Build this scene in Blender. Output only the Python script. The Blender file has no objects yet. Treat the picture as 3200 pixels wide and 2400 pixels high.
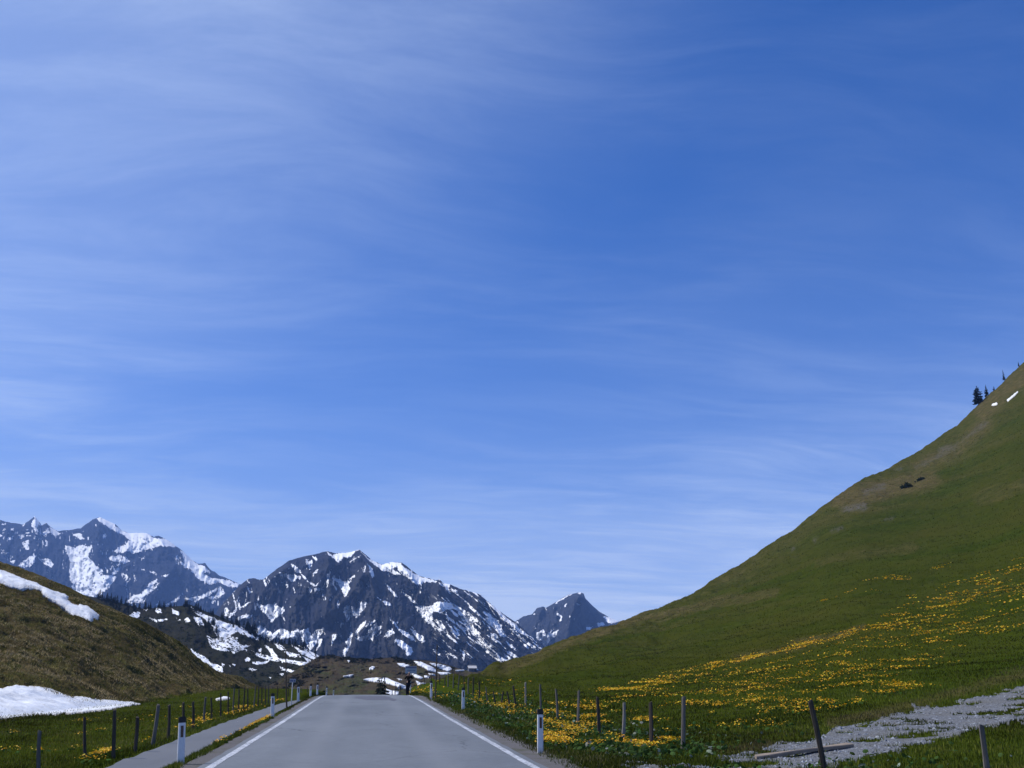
import bpy, math, random
import numpy as np
from mathutils import Vector

sc = bpy.context.scene
COL = sc.collection
R = math.radians
random.seed(7)
RNG = np.random.default_rng(11)

# ------------------------------------------------------------------ camera
CAM = np.array([-0.2, 0.0, 1.45])          # eye height of a car passenger
YAW, PITCH, F = R(8.1), R(16.7), 3100.0    # looking right of the road and up; focal length for a 3200 px frame
cd = bpy.data.cameras.new('camera')
cd.sensor_width = 36.0
cd.lens = 36.0 * F / 3200.0
cd.clip_start = 0.1
cd.clip_end = 60000.0
cam = bpy.data.objects.new('camera', cd)
COL.objects.link(cam)
cam.location = CAM
cam.rotation_euler = (math.pi / 2 + PITCH, 0, -YAW)
sc.camera = cam

# ------------------------------------------------------------------ sky and sun
SUN_AZ, SUN_EL = R(-72), R(50)
w = bpy.data.worlds.new("World")
sc.world = w
w.use_nodes = True
nt = w.node_tree
nt.nodes.clear()


def nd(tree, kind, **kw):
    n = tree.nodes.new(kind)
    for k, v in kw.items():
        setattr(n, k, v)
    return n


def setin(n, **kw):
    for k, v in kw.items():
        n.inputs[k.replace('_', ' ')].default_value = v


def mathn(tree, op, a, b=None, c=None, clamp=False):
    n = nd(tree, 'ShaderNodeMath', operation=op, use_clamp=clamp)
    for i, v in enumerate((a, b, c)):
        if v is None:
            continue
        if hasattr(v, 'is_linked') or hasattr(v, 'links'):
            tree.links.new(v, n.inputs[i])
        else:
            n.inputs[i].default_value = v
    return n.outputs[0]


def ramp(tree, fac, stops, interp='LINEAR'):
    n = nd(tree, 'ShaderNodeValToRGB')
    n.color_ramp.interpolation = interp
    e = n.color_ramp.elements
    while len(e) < len(stops):
        e.new(0.5)
    for i, (p, c) in enumerate(stops):
        e[i].position = p
        e[i].color = (c, c, c, 1) if not hasattr(c, '__len__') else (*c, 1)
    tree.links.new(fac, n.inputs[0])
    return n.outputs[0]


def mixc(tree, fac, a, b, mode='MIX'):
    n = nd(tree, 'ShaderNodeMix', data_type='RGBA', blend_type=mode)
    for i, v in ((0, fac), (6, a), (7, b)):
        if hasattr(v, 'links'):
            tree.links.new(v, n.inputs[i])
        elif i == 0:
            n.inputs[0].default_value = v
        else:
            n.inputs[i].default_value = (*v, 1)
    return n.outputs[2]


def noise(tree, vec, scale, detail=4, rough=0.55, dist=0.0, mapping=None):
    if mapping is not None:
        m = nd(tree, 'ShaderNodeMapping')
        m.inputs['Scale'].default_value = mapping[0]
        if len(mapping) > 1:
            m.inputs['Rotation'].default_value = mapping[1]
        if len(mapping) > 2:
            m.inputs['Location'].default_value = mapping[2]
        tree.links.new(vec, m.inputs[0])
        vec = m.outputs[0]
    n = nd(tree, 'ShaderNodeTexNoise')
    setin(n, Scale=scale, Detail=detail, Roughness=rough, Distortion=dist)
    tree.links.new(vec, n.inputs['Vector'])
    return n.outputs['Fac']


sky = nd(nt, 'ShaderNodeTexSky', sky_type='NISHITA', sun_disc=False)
sky.sun_elevation = SUN_EL
sky.sun_rotation = SUN_AZ
sky.altitude = 1650
sky.air_density = 1.0
sky.dust_density = 1.0
sky.ozone_density = 6.0
tint = mixc(nt, 1.0, sky.outputs[0], (0.10, 0.64, 1.30), 'MULTIPLY')
hs = nd(nt, 'ShaderNodeHueSaturation')
hs.inputs['Saturation'].default_value = 1.0
nt.links.new(tint, hs.inputs['Color'])
# thin cirrus on a plane high above: direction divided by its height
tc = nd(nt, 'ShaderNodeTexCoord')
sep = nd(nt, 'ShaderNodeSeparateXYZ')
nt.links.new(tc.outputs['Generated'], sep.inputs[0])
zz = mathn(nt, 'ADD', mathn(nt, 'MAXIMUM', sep.outputs[2], 0.0), 0.10)
cmb = nd(nt, 'ShaderNodeCombineXYZ')
nt.links.new(mathn(nt, 'DIVIDE', sep.outputs[0], zz), cmb.inputs[0])
nt.links.new(mathn(nt, 'DIVIDE', sep.outputs[1], zz), cmb.inputs[1])
cv = cmb.outputs[0]
wv = nd(nt, 'ShaderNodeTexNoise')
setin(wv, Scale=0.55, Detail=3, Roughness=0.5)
nt.links.new(cv, wv.inputs['Vector'])
wm = nd(nt, 'ShaderNodeVectorMath', operation='MULTIPLY_ADD')
nt.links.new(wv.outputs['Color'], wm.inputs[0])
wm.inputs[1].default_value = (0.9, 0.9, 0)
nt.links.new(cv, wm.inputs[2])
cw = wm.outputs[0]
n1 = noise(nt, cw, 0.62, 4, 0.5, 0.2, ((0.8, 1.5, 1), (0, 0, R(-38)), (0.5, 2.2, 0)))
n2 = noise(nt, cv, 0.45, 3, 0.5, 0.3, ((1, 1.2, 1), (0, 0, R(10)), (2.3, 3.4, 0)))
n3 = noise(nt, cw, 2.6, 9, 0.68, 0.3, ((0.55, 2.0, 1), (0, 0, R(-30)), (1.0, 5.0, 0)))
veil = ramp(nt, n2, [(0.34, 0.0), (0.66, 1.0)], 'EASE')
streak = ramp(nt, n1, [(0.32, 0.0), (0.70, 1.0)], 'EASE')
fine = ramp(nt, n3, [(0.36, 0.0), (0.74, 1.0)], 'EASE')
# thin cirrus scatters forward, so it whitens towards the sun, and it piles up along low sight lines
SVX = (math.sin(SUN_AZ) * math.cos(SUN_EL), math.cos(SUN_AZ) * math.cos(SUN_EL), math.sin(SUN_EL))
dt = nd(nt, 'ShaderNodeVectorMath', operation='DOT_PRODUCT')
nt.links.new(tc.outputs['Generated'], dt.inputs[0])
dt.inputs[1].default_value = SVX
sunw = ramp(nt, dt.outputs['Value'], [(0.34, 0.02), (0.90, 1.0)], 'EASE')
low = mathn(nt, 'EXPONENT', mathn(nt, 'MULTIPLY', mathn(nt, 'MAXIMUM', sep.outputs[2], 0.0), -8.5))
body = mathn(nt, 'ADD', mathn(nt, 'MULTIPLY', sunw, 0.47), mathn(nt, 'MULTIPLY', low, 2.1))
pat = mathn(nt, 'ADD', mathn(nt, 'MULTIPLY', streak, 0.34), mathn(nt, 'MULTIPLY', fine, 0.34))
pat = mathn(nt, 'ADD', mathn(nt, 'MULTIPLY', pat, mathn(nt, 'MULTIPLY_ADD', veil, 0.8, 0.5)), 0.58)
cf = mathn(nt, 'MULTIPLY', body, pat)
cf = mathn(nt, 'ADD', cf, mathn(nt, 'MULTIPLY', mathn(nt, 'MULTIPLY', streak, fine), 0.06), clamp=True)
skyc = mixc(nt, cf, hs.outputs[0], (6.9, 8.2, 10.6))
bg = nd(nt, 'ShaderNodeBackground')
bg.inputs[1].default_value = 0.115
out = nd(nt, 'ShaderNodeOutputWorld')
nt.links.new(skyc, bg.inputs[0])
nt.links.new(bg.outputs[0], out.inputs[0])

sd = bpy.data.lights.new('sun', 'SUN')
sd.energy = 4.6
sd.angle = R(0.53)
sd.color = (1.0, 0.96, 0.90)
sun = bpy.data.objects.new('sun', sd)
COL.objects.link(sun)
SV = Vector((math.sin(SUN_AZ) * math.cos(SUN_EL), math.cos(SUN_AZ) * math.cos(SUN_EL), math.sin(SUN_EL)))
sun.rotation_euler = (-SV).to_track_quat('-Z', 'Y').to_euler()
sun.location = (-60, 30, 90)

sc.view_settings.view_transform = 'Standard'
sc.view_settings.look = 'None'
sc.view_settings.exposure = 0.0
sc.view_settings.gamma = 1.0
sc.view_settings.use_curve_mapping = False
sc.render.engine = 'CYCLES'
sc.cycles.use_denoising = True
sc.cycles.max_bounces = 4
sc.cycles.diffuse_bounces = 2
sc.cycles.glossy_bounces = 1
sc.cycles.transmission_bounces = 2
sc.cycles.volume_bounces = 0
sc.cycles.use_adaptive_sampling = True
sc.cycles.adaptive_threshold = 0.01

# ------------------------------------------------------------------ geometry helpers
CY, SY, CP, SP = math.cos(YAW), math.sin(YAW), math.cos(PITCH), math.sin(PITCH)


def at(px, py, D):
    """World point seen at photograph position (px, py) at D metres ahead."""
    px, py, D = np.broadcast_arrays(np.asarray(px, float), np.asarray(py, float), np.asarray(D, float))
    u, v = (px - 1600) / F, (1200 - py) / F
    Y, Z = CP - v * SP, SP + v * CP
    k = D / Y
    X = u * k
    return np.stack([X * CY + D * SY + CAM[0], -X * SY + D * CY + CAM[1], Z * k + CAM[2]], -1)


def project(P):
    d = P - CAM
    X = d[..., 0] * CY - d[..., 1] * SY
    Y = d[..., 0] * SY + d[..., 1] * CY
    Z = d[..., 2]
    depth = np.maximum(Y * CP + Z * SP, 0.05)
    return 1600 + F * X / depth, 1200 - F * (-Y * SP + Z * CP) / depth


def _hash(ix, iy, seed):
    h = (ix.astype(np.int64) * 374761393 + iy.astype(np.int64) * 668265263 + seed * 1442695041) & 0xFFFFFFFF
    h = ((h ^ (h >> 13)) * 1274126177) & 0xFFFFFFFF
    h = h ^ (h >> 16)
    return (h & 0xFFFFFF) / float(0xFFFFFF)


def vn(x, y, seed=0):
    ix, iy = np.floor(x), np.floor(y)
    fx, fy = x - ix, y - iy
    fx = fx * fx * fx * (fx * (fx * 6 - 15) + 10)
    fy = fy * fy * fy * (fy * (fy * 6 - 15) + 10)
    a, b = _hash(ix, iy, seed), _hash(ix + 1, iy, seed)
    c, d = _hash(ix, iy + 1, seed), _hash(ix + 1, iy + 1, seed)
    return (a + (b - a) * fx) * (1 - fy) + (c + (d - c) * fx) * fy


def fbm(x, y, octv=4, seed=0, gain=0.5, ridged=False):
    s, a, t = 0.0, 1.0, 0.0
    for i in range(octv):
        n = vn(x * 2 ** i + 17.3 * i, y * 2 ** i - 9.1 * i, seed + i)
        if ridged:
            n = 1 - np.abs(2 * n - 1)
        s = s + a * n
        t += a
        a *= gain
    return s / t * 2 - 1          # about -1 .. 1


def smooth(e0, e1, x):
    t = np.clip((x - e0) / (e1 - e0), 0, 1)
    return t * t * (3 - 2 * t)


def curve(pts, lo, hi, n=1200, sig=None):
    """Smoothed interpolation table through (x, value) pairs."""
    p = np.array(sorted(pts), float)
    xs = np.linspace(lo, hi, n)
    ys = np.interp(xs, p[:, 0], p[:, 1])
    if sig:
        k = int(max(1, sig / (hi - lo) * n))
        ker = np.hanning(2 * k + 3)
        ker /= ker.sum()
        ys = np.convolve(np.pad(ys, k + 1, mode='edge'), ker, 'valid')
    return lambda x: np.interp(x, xs, ys)


def inside(px, py, poly):
    poly = np.asarray(poly, float)
    res = np.zeros(np.shape(px), bool)
    x0, y0 = poly[:, 0], poly[:, 1]
    x1, y1 = np.roll(x0, -1), np.roll(y0, -1)
    for a, b, c, d in zip(x0, y0, x1, y1):
        if b == d:
            continue
        m = ((b > py) != (d > py)) & (px < (c - a) * (py - b) / (d - b) + a)
        res ^= m
    return res


def seg_dist(px, py, line):
    d = np.full(np.shape(px), 1e9)
    tt = np.zeros(np.shape(px))
    n = len(line) - 1
    for i in range(n):
        (ax, ay), (bx, by) = line[i], line[i + 1]
        L = (bx - ax) ** 2 + (by - ay) ** 2 + 1e-9
        t = np.clip(((px - ax) * (bx - ax) + (py - ay) * (by - ay)) / L, 0, 1)
        e = np.hypot(px - ax - t * (bx - ax), py - ay - t * (by - ay))
        m = e < d
        tt = np.where(m, (i + t) / n, tt)
        d = np.minimum(d, e)
    return d, tt


def mesh_np(name, V, faces, mat=None, cols=None, smooth_shade=False, parent=None, link=True):
    """faces: (n, k) int array, or a list of such arrays with different k."""
    me = bpy.data.meshes.new(name)
    V = np.ascontiguousarray(np.asarray(V, np.float32).reshape(-1, 3))
    fl = [np.asarray(f, np.int32) for f in (faces if isinstance(faces, list) else [faces]) if len(f)]
    nl = sum(f.size for f in fl)
    nf = sum(len(f) for f in fl)
    me.vertices.add(len(V))
    me.vertices.foreach_set('co', V.ravel())
    me.loops.add(nl)
    me.loops.foreach_set('vertex_index', np.concatenate([f.ravel() for f in fl]))
    me.polygons.add(nf)
    tot = np.concatenate([np.full(len(f), f.shape[1], np.int32) for f in fl])
    me.polygons.foreach_set('loop_start', np.concatenate([[0], np.cumsum(tot)[:-1]]).astype(np.int32))
    me.polygons.foreach_set('loop_total', tot)
    me.polygons.foreach_set('use_smooth', np.full(nf, bool(smooth_shade)))
    me.update(calc_edges=True)
    if cols is not None:
        at_ = me.color_attributes.new('mask', 'FLOAT_COLOR', 'POINT')
        c = np.ones((len(V), 4), np.float32)
        c[:, :3] = np.asarray(cols).reshape(-1, 3)
        at_.data.foreach_set('color', c.ravel())
    if mat:
        me.materials.append(mat)
    if not link:
        return me
    o = bpy.data.objects.new(name, me)
    COL.objects.link(o)
    if parent:
        o.parent = parent
    return o


def grid_faces(nr, ncol, keep=None):
    i, j = np.meshgrid(np.arange(nr - 1), np.arange(ncol - 1), indexing='ij')
    a = (i * ncol + j).ravel()
    f = np.stack([a, a + 1, a + ncol + 1, a + ncol], -1)
    return f if keep is None else f[keep.ravel()]


def tag(o, label=None, cat=None, group=None, kind=None):
    for k, v in (('label', label), ('category', cat), ('group', group), ('kind', kind)):
        if v:
            o[k] = v
    return o


def empty(name, loc=(0, 0, 0), rz=0.0, scale=1.0):
    o = bpy.data.objects.new(name, None)
    o.empty_display_size = 0.2
    COL.objects.link(o)
    o.location = loc
    o.rotation_euler = (0, 0, rz)
    o.scale = (scale, scale, scale)
    return o


def child(name, me, parent):
    o = bpy.data.objects.new(name, me)
    COL.objects.link(o)
    o.parent = parent
    return o


# ------------------------------------------------------------------ materials
def material(name, build, rough=0.9, spec=0.2):
    m = bpy.data.materials.new(name)
    m.use_nodes = True
    t = m.node_tree
    b = t.nodes['Principled BSDF']
    b.inputs['Roughness'].default_value = rough
    b.inputs['Specular IOR Level'].default_value = spec
    co = nd(t, 'ShaderNodeTexCoord').outputs['Object']
    build(t, b, co)
    return m


def plain(name, c, rough=0.8, spec=0.3, var=0.25, scale=6.0, bump=0.0):
    def f(t, b, co):
        n = noise(t, co, scale, 5, 0.6)
        lo = tuple(x * (1 - var) for x in c)
        hi = tuple(min(1, x * (1 + var)) for x in c)
        t.links.new(mixc(t, n, lo, hi), b.inputs['Base Color'])
        if bump:
            bp = nd(t, 'ShaderNodeBump')
            bp.inputs['Strength'].default_value = bump
            bp.inputs['Distance'].default_value = 0.01
            t.links.new(noise(t, co, scale * 6, 4, 0.6), bp.inputs['Height'])
            t.links.new(bp.outputs[0], b.inputs['Normal'])
    return material(name, f, rough, spec)


def mask_rgb(t):
    a = nd(t, 'ShaderNodeAttribute', attribute_name='mask')
    s = nd(t, 'ShaderNodeSeparateColor')
    t.links.new(a.outputs['Color'], s.inputs[0])
    return s.outputs


def addbump(t, b, h, strength, dist):
    bp = nd(t, 'ShaderNodeBump')
    bp.inputs['Strength'].default_value = strength
    bp.inputs['Distance'].default_value = dist
    t.links.new(h, bp.inputs['Height'])
    t.links.new(bp.outputs[0], b.inputs['Normal'])


def m_turf(t, b, co):
    # mask: R dry brown grass, G bare rock or scree, B brightness of the green
    r, g, bl = mask_rgb(t)[:3]
    big = noise(t, co, 0.035, 5, 0.6)
    mid = noise(t, co, 0.35, 5, 0.65, 0.3)
    fin = noise(t, co, 3.0, 5, 0.7)
    green = mixc(t, ramp(t, mid, [(0.3, 0), (0.7, 1)]), (0.020, 0.032, 0.004), (0.046, 0.060, 0.007))
    green = mixc(t, ramp(t, big, [(0.35, 0), (0.7, 1)]), green, (0.050, 0.052, 0.009))
    green = mixc(t, mathn(t, 'MULTIPLY', bl, 0.85), green, (0.044, 0.072, 0.006))
    dry = mixc(t, ramp(t, mid, [(0.32, 0), (0.68, 1)]), (0.050, 0.037, 0.015), (0.130, 0.100, 0.046))
    dry = mixc(t, ramp(t, noise(t, co, 0.9, 5, 0.7), [(0.42, 0), (0.62, 0.75)]), dry, (0.058, 0.062, 0.014))
    df = mathn(t, 'ADD', r, mathn(t, 'MULTIPLY', mathn(t, 'SUBTRACT', mid, 0.5), 0.9), clamp=True)
    df = mathn(t, 'MULTIPLY', df, mathn(t, 'MINIMUM', mathn(t, 'MULTIPLY', r, 4.0), 1.0))
    c = mixc(t, df, green, dry)
    rock = mixc(t, fin, (0.06, 0.056, 0.048), (0.145, 0.135, 0.118))
    gf = mathn(t, 'MULTIPLY', g, ramp(t, noise(t, co, 0.55, 6, 0.7), [(0.40, 0), (0.58, 1)]))
    c = mixc(t, gf, c, rock)
    c = mixc(t, 1.0, c, mixc(t, fin, (0.62, 0.62, 0.62), (1.35, 1.35, 1.35)), 'MULTIPLY')
    t.links.new(c, b.inputs['Base Color'])
    addbump(t, b, mathn(t, 'ADD', fin, mathn(t, 'MULTIPLY', mid, 2.0)), 0.7, 0.25)


M = {}
M['turf'] = material('turf', m_turf, 1.0, 0.0)


def m_asphalt(t, b, co):
    f = noise(t, co, 55, 4, 0.7)
    mid = noise(t, co, 0.5, 5, 0.6, 0, ((1, 0.18, 1),))
    c = mixc(t, mid, (0.122, 0.136, 0.152), (0.182, 0.198, 0.216))
    c = mixc(t, 1.0, c, mixc(t, f, (0.72, 0.72, 0.72), (1.28, 1.28, 1.28)), 'MULTIPLY')
    blot = noise(t, co, 0.28, 6, 0.6, 0.4, ((1, 0.45, 1),))
    c = mixc(t, 1.0, c, mixc(t, ramp(t, blot, [(0.3, 0), (0.7, 1)]), (0.80, 0.81, 0.82), (1.15, 1.14, 1.13)), 'MULTIPLY')
    c = mixc(t, 1.0, c, mixc(t, noise(t, co, 6.0, 7, 0.75), (0.74, 0.74, 0.74), (1.26, 1.26, 1.26)), 'MULTIPLY')
    vor = nd(t, 'ShaderNodeTexVoronoi', feature='DISTANCE_TO_EDGE')
    vor.inputs['Scale'].default_value = 0.33
    mpv = nd(t, 'ShaderNodeMapping')
    mpv.inputs['Scale'].default_value = (1, 0.5, 1)
    wob = nd(t, 'ShaderNodeVectorMath', operation='MULTIPLY_ADD')
    nz = nd(t, 'ShaderNodeTexNoise')
    setin(nz, Scale=1.6, Detail=5, Roughness=0.65)
    t.links.new(co, nz.inputs['Vector'])
    t.links.new(nz.outputs['Color'], wob.inputs[0])
    wob.inputs[1].default_value = (0.9, 0.9, 0)
    t.links.new(co, wob.inputs[2])
    t.links.new(wob.outputs[0], mpv.inputs[0])
    t.links.new(mpv.outputs[0], vor.inputs['Vector'])
    crack = mathn(t, 'MULTIPLY', ramp(t, vor.outputs['Distance'], [(0.0, 1), (0.012, 0)]), ramp(t, noise(t, co, 0.12, 3, 0.5), [(0.48, 0), (0.58, 0.7)]))
    c = mixc(t, crack, c, (0.045, 0.048, 0.055))
    # polished wheel tracks and a dirty verge
    s = nd(t, 'ShaderNodeSeparateXYZ')
    t.links.new(co, s.inputs[0])
    ax = mathn(t, 'ABSOLUTE', s.outputs[0])
    e = ramp(t, mathn(t, 'ADD', mathn(t, 'MULTIPLY', ax, 0.2),
                      mathn(t, 'MULTIPLY', noise(t, co, 1.3, 5, 0.65), 0.22)), [(0.68, 0), (0.78, 1)])
    c = mixc(t, mathn(t, 'MULTIPLY', e, 0.5), c, (0.105, 0.098, 0.095))
    tr = ramp(t, mathn(t, 'ABSOLUTE', mathn(t, 'SUBTRACT', ax, 1.25)), [(0.0, 0.40), (0.55, 0.0)], 'EASE')
    c = mixc(t, tr, c, (0.20, 0.212, 0.228))
    t.links.new(c, b.inputs['Base Color'])
    addbump(t, b, f, 0.5, 0.006)


M['asphalt'] = material('asphalt', m_asphalt, 0.85, 0.25)


def m_line(t, b, co):
    n = noise(t, co, 14, 6, 0.75)
    n2 = noise(t, co, 1.1, 4, 0.6)
    wear = ramp(t, mathn(t, 'ADD', n, mathn(t, 'MULTIPLY', n2, 0.35)), [(0.60, 0), (0.76, 1)])
    t.links.new(mixc(t, wear, (0.58, 0.60, 0.63), (0.22, 0.23, 0.25)), b.inputs['Base Color'])


M['line_paint'] = material('line_paint', m_line, 0.7, 0.3)


def m_gravel(t, b, co):
    v = nd(t, 'ShaderNodeTexVoronoi')
    v.inputs['Scale'].default_value = 26
    t.links.new(co, v.inputs['Vector'])
    s = nd(t, 'ShaderNodeSeparateColor')
    t.links.new(v.outputs['Color'], s.inputs[0])
    c = mixc(t, s.outputs[0], (0.062, 0.068, 0.076), (0.24, 0.25, 0.27))
    big = noise(t, co, 0.7, 5, 0.65)
    c = mixc(t, ramp(t, big, [(0.4, 0), (0.75, 0.6)]), c, (0.13, 0.115, 0.08))
    t.links.new(c, b.inputs['Base Color'])
    addbump(t, b, v.outputs['Distance'], 0.8, 0.03)


def m_path(t, b, co):
    f = noise(t, co, 38, 4, 0.7)
    big = noise(t, co, 0.8, 5, 0.6, 0, ((1, 0.3, 1),))
    c = mixc(t, big, (0.112, 0.122, 0.138), (0.175, 0.184, 0.202))
    c = mixc(t, 1.0, c, mixc(t, f, (0.75, 0.75, 0.75), (1.25, 1.25, 1.25)), 'MULTIPLY')
    t.links.new(c, b.inputs['Base Color'])
    addbump(t, b, f, 0.5, 0.01)


M['path'] = material('path', m_path, 0.95, 0.1)
M['gravel'] = material('gravel', m_gravel, 0.95, 0.1)


def m_shoulder(t, b, co):
    f = noise(t, co, 30, 4, 0.75)
    big = noise(t, co, 0.9, 5, 0.65)
    c = mixc(t, f, (0.065, 0.06, 0.058), (0.19, 0.18, 0.178))
    c = mixc(t, ramp(t, big, [(0.5, 0), (0.7, 0.7)]), c, (0.065, 0.07, 0.03))
    t.links.new(c, b.inputs['Base Color'])
    addbump(t, b, f, 0.8, 0.02)


M['shoulder'] = material('shoulder', m_shoulder, 0.95, 0.1)


def m_snow(t, b, co):
    n = noise(t, co, 0.8, 6, 0.65)
    d = noise(t, co, 5.0, 4, 0.7)
    c = mixc(t, ramp(t, mathn(t, 'ADD', n, mathn(t, 'MULTIPLY', d, 0.2)), [(0.5, 0), (0.85, 1)]), (0.88, 0.90, 0.92), (0.72, 0.71, 0.68))
    e = mathn(t, 'ADD', mask_rgb(t)[0], mathn(t, 'MULTIPLY', mathn(t, 'SUBTRACT', d, 0.5), 0.9))
    c = mixc(t, ramp(t, e, [(0.05, 0.75), (0.40, 0.0)]), c, (0.30, 0.26, 0.20))      # grit left along the melting rim
    t.links.new(c, b.inputs['Base Color'])
    addbump(t, b, mathn(t, 'ADD', n, d), 0.5, 0.15)


M['snow'] = material('snow', m_snow, 0.6, 0.3)


def rock_material(name, rock_a, rock_b, veg, sx, bump_d):
    """Rock with snow: mask R snow, G vegetation on the spurs, B rock tone."""
    def f(t, b, co):
        r, g, bl = mask_rgb(t)[:3]
        n = noise(t, co, sx, 7, 0.7, 0.4)
        n2 = noise(t, co, sx * 6, 6, 0.75, 0.2)
        st = noise(t, co, sx * 2.2, 5, 0.7, 0.6, ((1, 1, 4.5), (R(8), R(-16), 0)))
        c = mixc(t, ramp(t, mathn(t, 'MULTIPLY_ADD', st, 0.5, mathn(t, 'MULTIPLY', n, 0.5)), [(0.32, 0), (0.68, 1)]), rock_a, rock_b)
        c = mixc(t, 1.0, c, mixc(t, n2, (0.55, 0.55, 0.55), (1.4, 1.4, 1.4)), 'MULTIPLY')
        c = mixc(t, 1.0, c, mixc(t, bl, (0.6, 0.6, 0.6), (1.4, 1.4, 1.4)), 'MULTIPLY')
        vf = mathn(t, 'MULTIPLY', g, ramp(t, n, [(0.35, 0.2), (0.6, 1)]))
        c = mixc(t, vf, c, mixc(t, n2, tuple(0.55 * x for x in veg), tuple(1.4 * x for x in veg)))
        n4 = noise(t, co, sx * 14, 5, 0.7)
        sf = mathn(t, 'ADD', r, mathn(t, 'MULTIPLY', mathn(t, 'SUBTRACT', n4, 0.5), 0.6))
        sf = ramp(t, sf, [(0.44, 0), (0.56, 1)])
        c = mixc(t, sf, c, (0.93, 0.94, 0.95))
        t.links.new(c, b.inputs['Base Color'])
        h = mathn(t, 'MULTIPLY', mathn(t, 'ADD', n2, mathn(t, 'MULTIPLY', n, 2.0)), mathn(t, 'SUBTRACT', 1.0, mathn(t, 'MULTIPLY', sf, 0.93)))
        addbump(t, b, h, 1.0, bump_d * 1.6)
    return material(name, f, 0.95, 0.05)


M['main_rock'] = rock_material('main_rock', (0.017, 0.024, 0.050), (0.088, 0.088, 0.116), (0.100, 0.094, 0.076), 0.012, 14.0)
M['far_rock'] = rock_material('far_rock', (0.019, 0.027, 0.054), (0.092, 0.098, 0.130), (0.10, 0.09, 0.06), 0.007, 22.0)
M['wood_slope'] = rock_material('wood_slope', (0.022, 0.022, 0.012), (0.058, 0.048, 0.028), (0.038, 0.042, 0.014), 0.05, 2.5)
M['knoll_turf'] = rock_material('knoll_turf', (0.050, 0.034, 0.018), (0.120, 0.082, 0.045), (0.070, 0.078, 0.022), 0.05, 1.5)


def m_vcol(rough=0.85, trans=0.0):
    def f(t, b, co):
        a = nd(t, 'ShaderNodeAttribute', attribute_name='mask')
        t.links.new(a.outputs['Color'], b.inputs['Base Color'])
        if trans:
            tr = nd(t, 'ShaderNodeBsdfTranslucent')
            t.links.new(a.outputs['Color'], tr.inputs[0])
            mx = nd(t, 'ShaderNodeMixShader')
            mx.inputs[0].default_value = trans
            t.links.new(b.outputs[0], mx.inputs[1])
            t.links.new(tr.outputs[0], mx.inputs[2])
            t.links.new(mx.outputs[0], t.nodes['Material Output'].inputs[0])
    return f


M['leaf'] = material('leaf', m_vcol(trans=0.25), 0.9, 0.04)
M['petal'] = material('petal', m_vcol(trans=0.25), 0.5, 0.3)
M['stone'] = material('stone', m_vcol(), 0.9, 0.2)
M['needles'] = plain('needles', (0.011, 0.017, 0.008), 0.85, 0.1, 0.5, 2.0)
M['bark'] = plain('bark', (0.05, 0.035, 0.025), 0.95, 0.1, 0.4, 8.0)


def wood(name, c, ring=(0.6, 0.6, 7.0)):
    def f(t, b, co):
        g = noise(t, co, 22, 6, 0.7, 0.3, ((1, 1, 0.06),))
        n = noise(t, co, 3.0, 4, 0.6)
        col = mixc(t, ramp(t, g, [(0.3, 0), (0.7, 1)]), tuple(0.45 * x for x in c), tuple(1.35 * x for x in c))
        col = mixc(t, ramp(t, n, [(0.45, 0), (0.7, 0.45)]), col, tuple(0.6 * x for x in c))
        t.links.new(col, b.inputs['Base Color'])
        addbump(t, b, g, 0.7, 0.006)
    return material(name, f, 0.9, 0.1)


M['wood_grey'] = wood('wood_grey', (0.155, 0.140, 0.125))
M['wood_dark'] = wood('wood_dark', (0.075, 0.063, 0.052))
M['wood_pale'] = wood('wood_pale', (0.26, 0.235, 0.21))
M['plank_wood'] = plain('plank_wood', (0.28, 0.225, 0.17), 0.85, 0.15, 0.35, 4.0, 0.5)


def m_postwhite(t, b, co):
    s = nd(t, 'ShaderNodeSeparateXYZ')
    t.links.new(co, s.inputs[0])
    n = noise(t, co, 7, 6, 0.7)
    d = mathn(t, 'SUBTRACT', mathn(t, 'MULTIPLY', n, 0.55), s.outputs[2])
    c = mixc(t, ramp(t, n, [(0.5, 0), (0.8, 0.5)]), (0.72, 0.73, 0.74), (0.52, 0.52, 0.49))
    c = mixc(t, ramp(t, d, [(0.02, 0), (0.30, 0.75)]), c, (0.24, 0.22, 0.17))     # road spray dried on the foot
    t.links.new(c, b.inputs['Base Color'])


M['post_white'] = material('post_white', m_postwhite, 0.55, 0.4)
M['post_black'] = plain('post_black', (0.012, 0.012, 0.014), 0.5, 0.4, 0.3, 20)
M['reflector'] = plain('reflector', (0.055, 0.022, 0.020), 0.25, 0.6, 0.2, 60)
M['galvanised'] = plain('galvanised', (0.42, 0.43, 0.44), 0.45, 0.5, 0.15, 12)
M['sign_face'] = plain('sign_face', (0.34, 0.38, 0.42), 0.5, 0.4, 0.12, 5)
M['sign_frame'] = plain('sign_frame', (0.13, 0.15, 0.24), 0.5, 0.4, 0.1, 5)
M['tar'] = plain('tar', (0.105, 0.105, 0.12), 0.7, 0.3, 0.3, 8)
M['cloth_black'] = plain('cloth_black', (0.012, 0.010, 0.011), 0.9, 0.1, 0.4, 14)
M['cloth_dark'] = plain('cloth_dark', (0.016, 0.016, 0.020), 0.9, 0.1, 0.4, 14)
M['skin'] = plain('skin', (0.42, 0.26, 0.19), 0.6, 0.3, 0.1, 20)
M['hair'] = plain('hair', (0.02, 0.014, 0.010), 0.6, 0.3, 0.4, 60)
M['hut_wall'] = plain('hut_wall', (0.14, 0.15, 0.19), 0.9, 0.1, 0.3, 1.5)
M['hut_roof'] = plain('hut_roof', (0.50, 0.49, 0.48), 0.6, 0.3, 0.2, 0.8)
M['hut_glass'] = plain('hut_glass', (0.02, 0.025, 0.03), 0.15, 0.5, 0.1, 1)
M['hut_white'] = plain('hut_white', (0.72, 0.71, 0.69), 0.8, 0.2, 0.1, 1)

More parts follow.
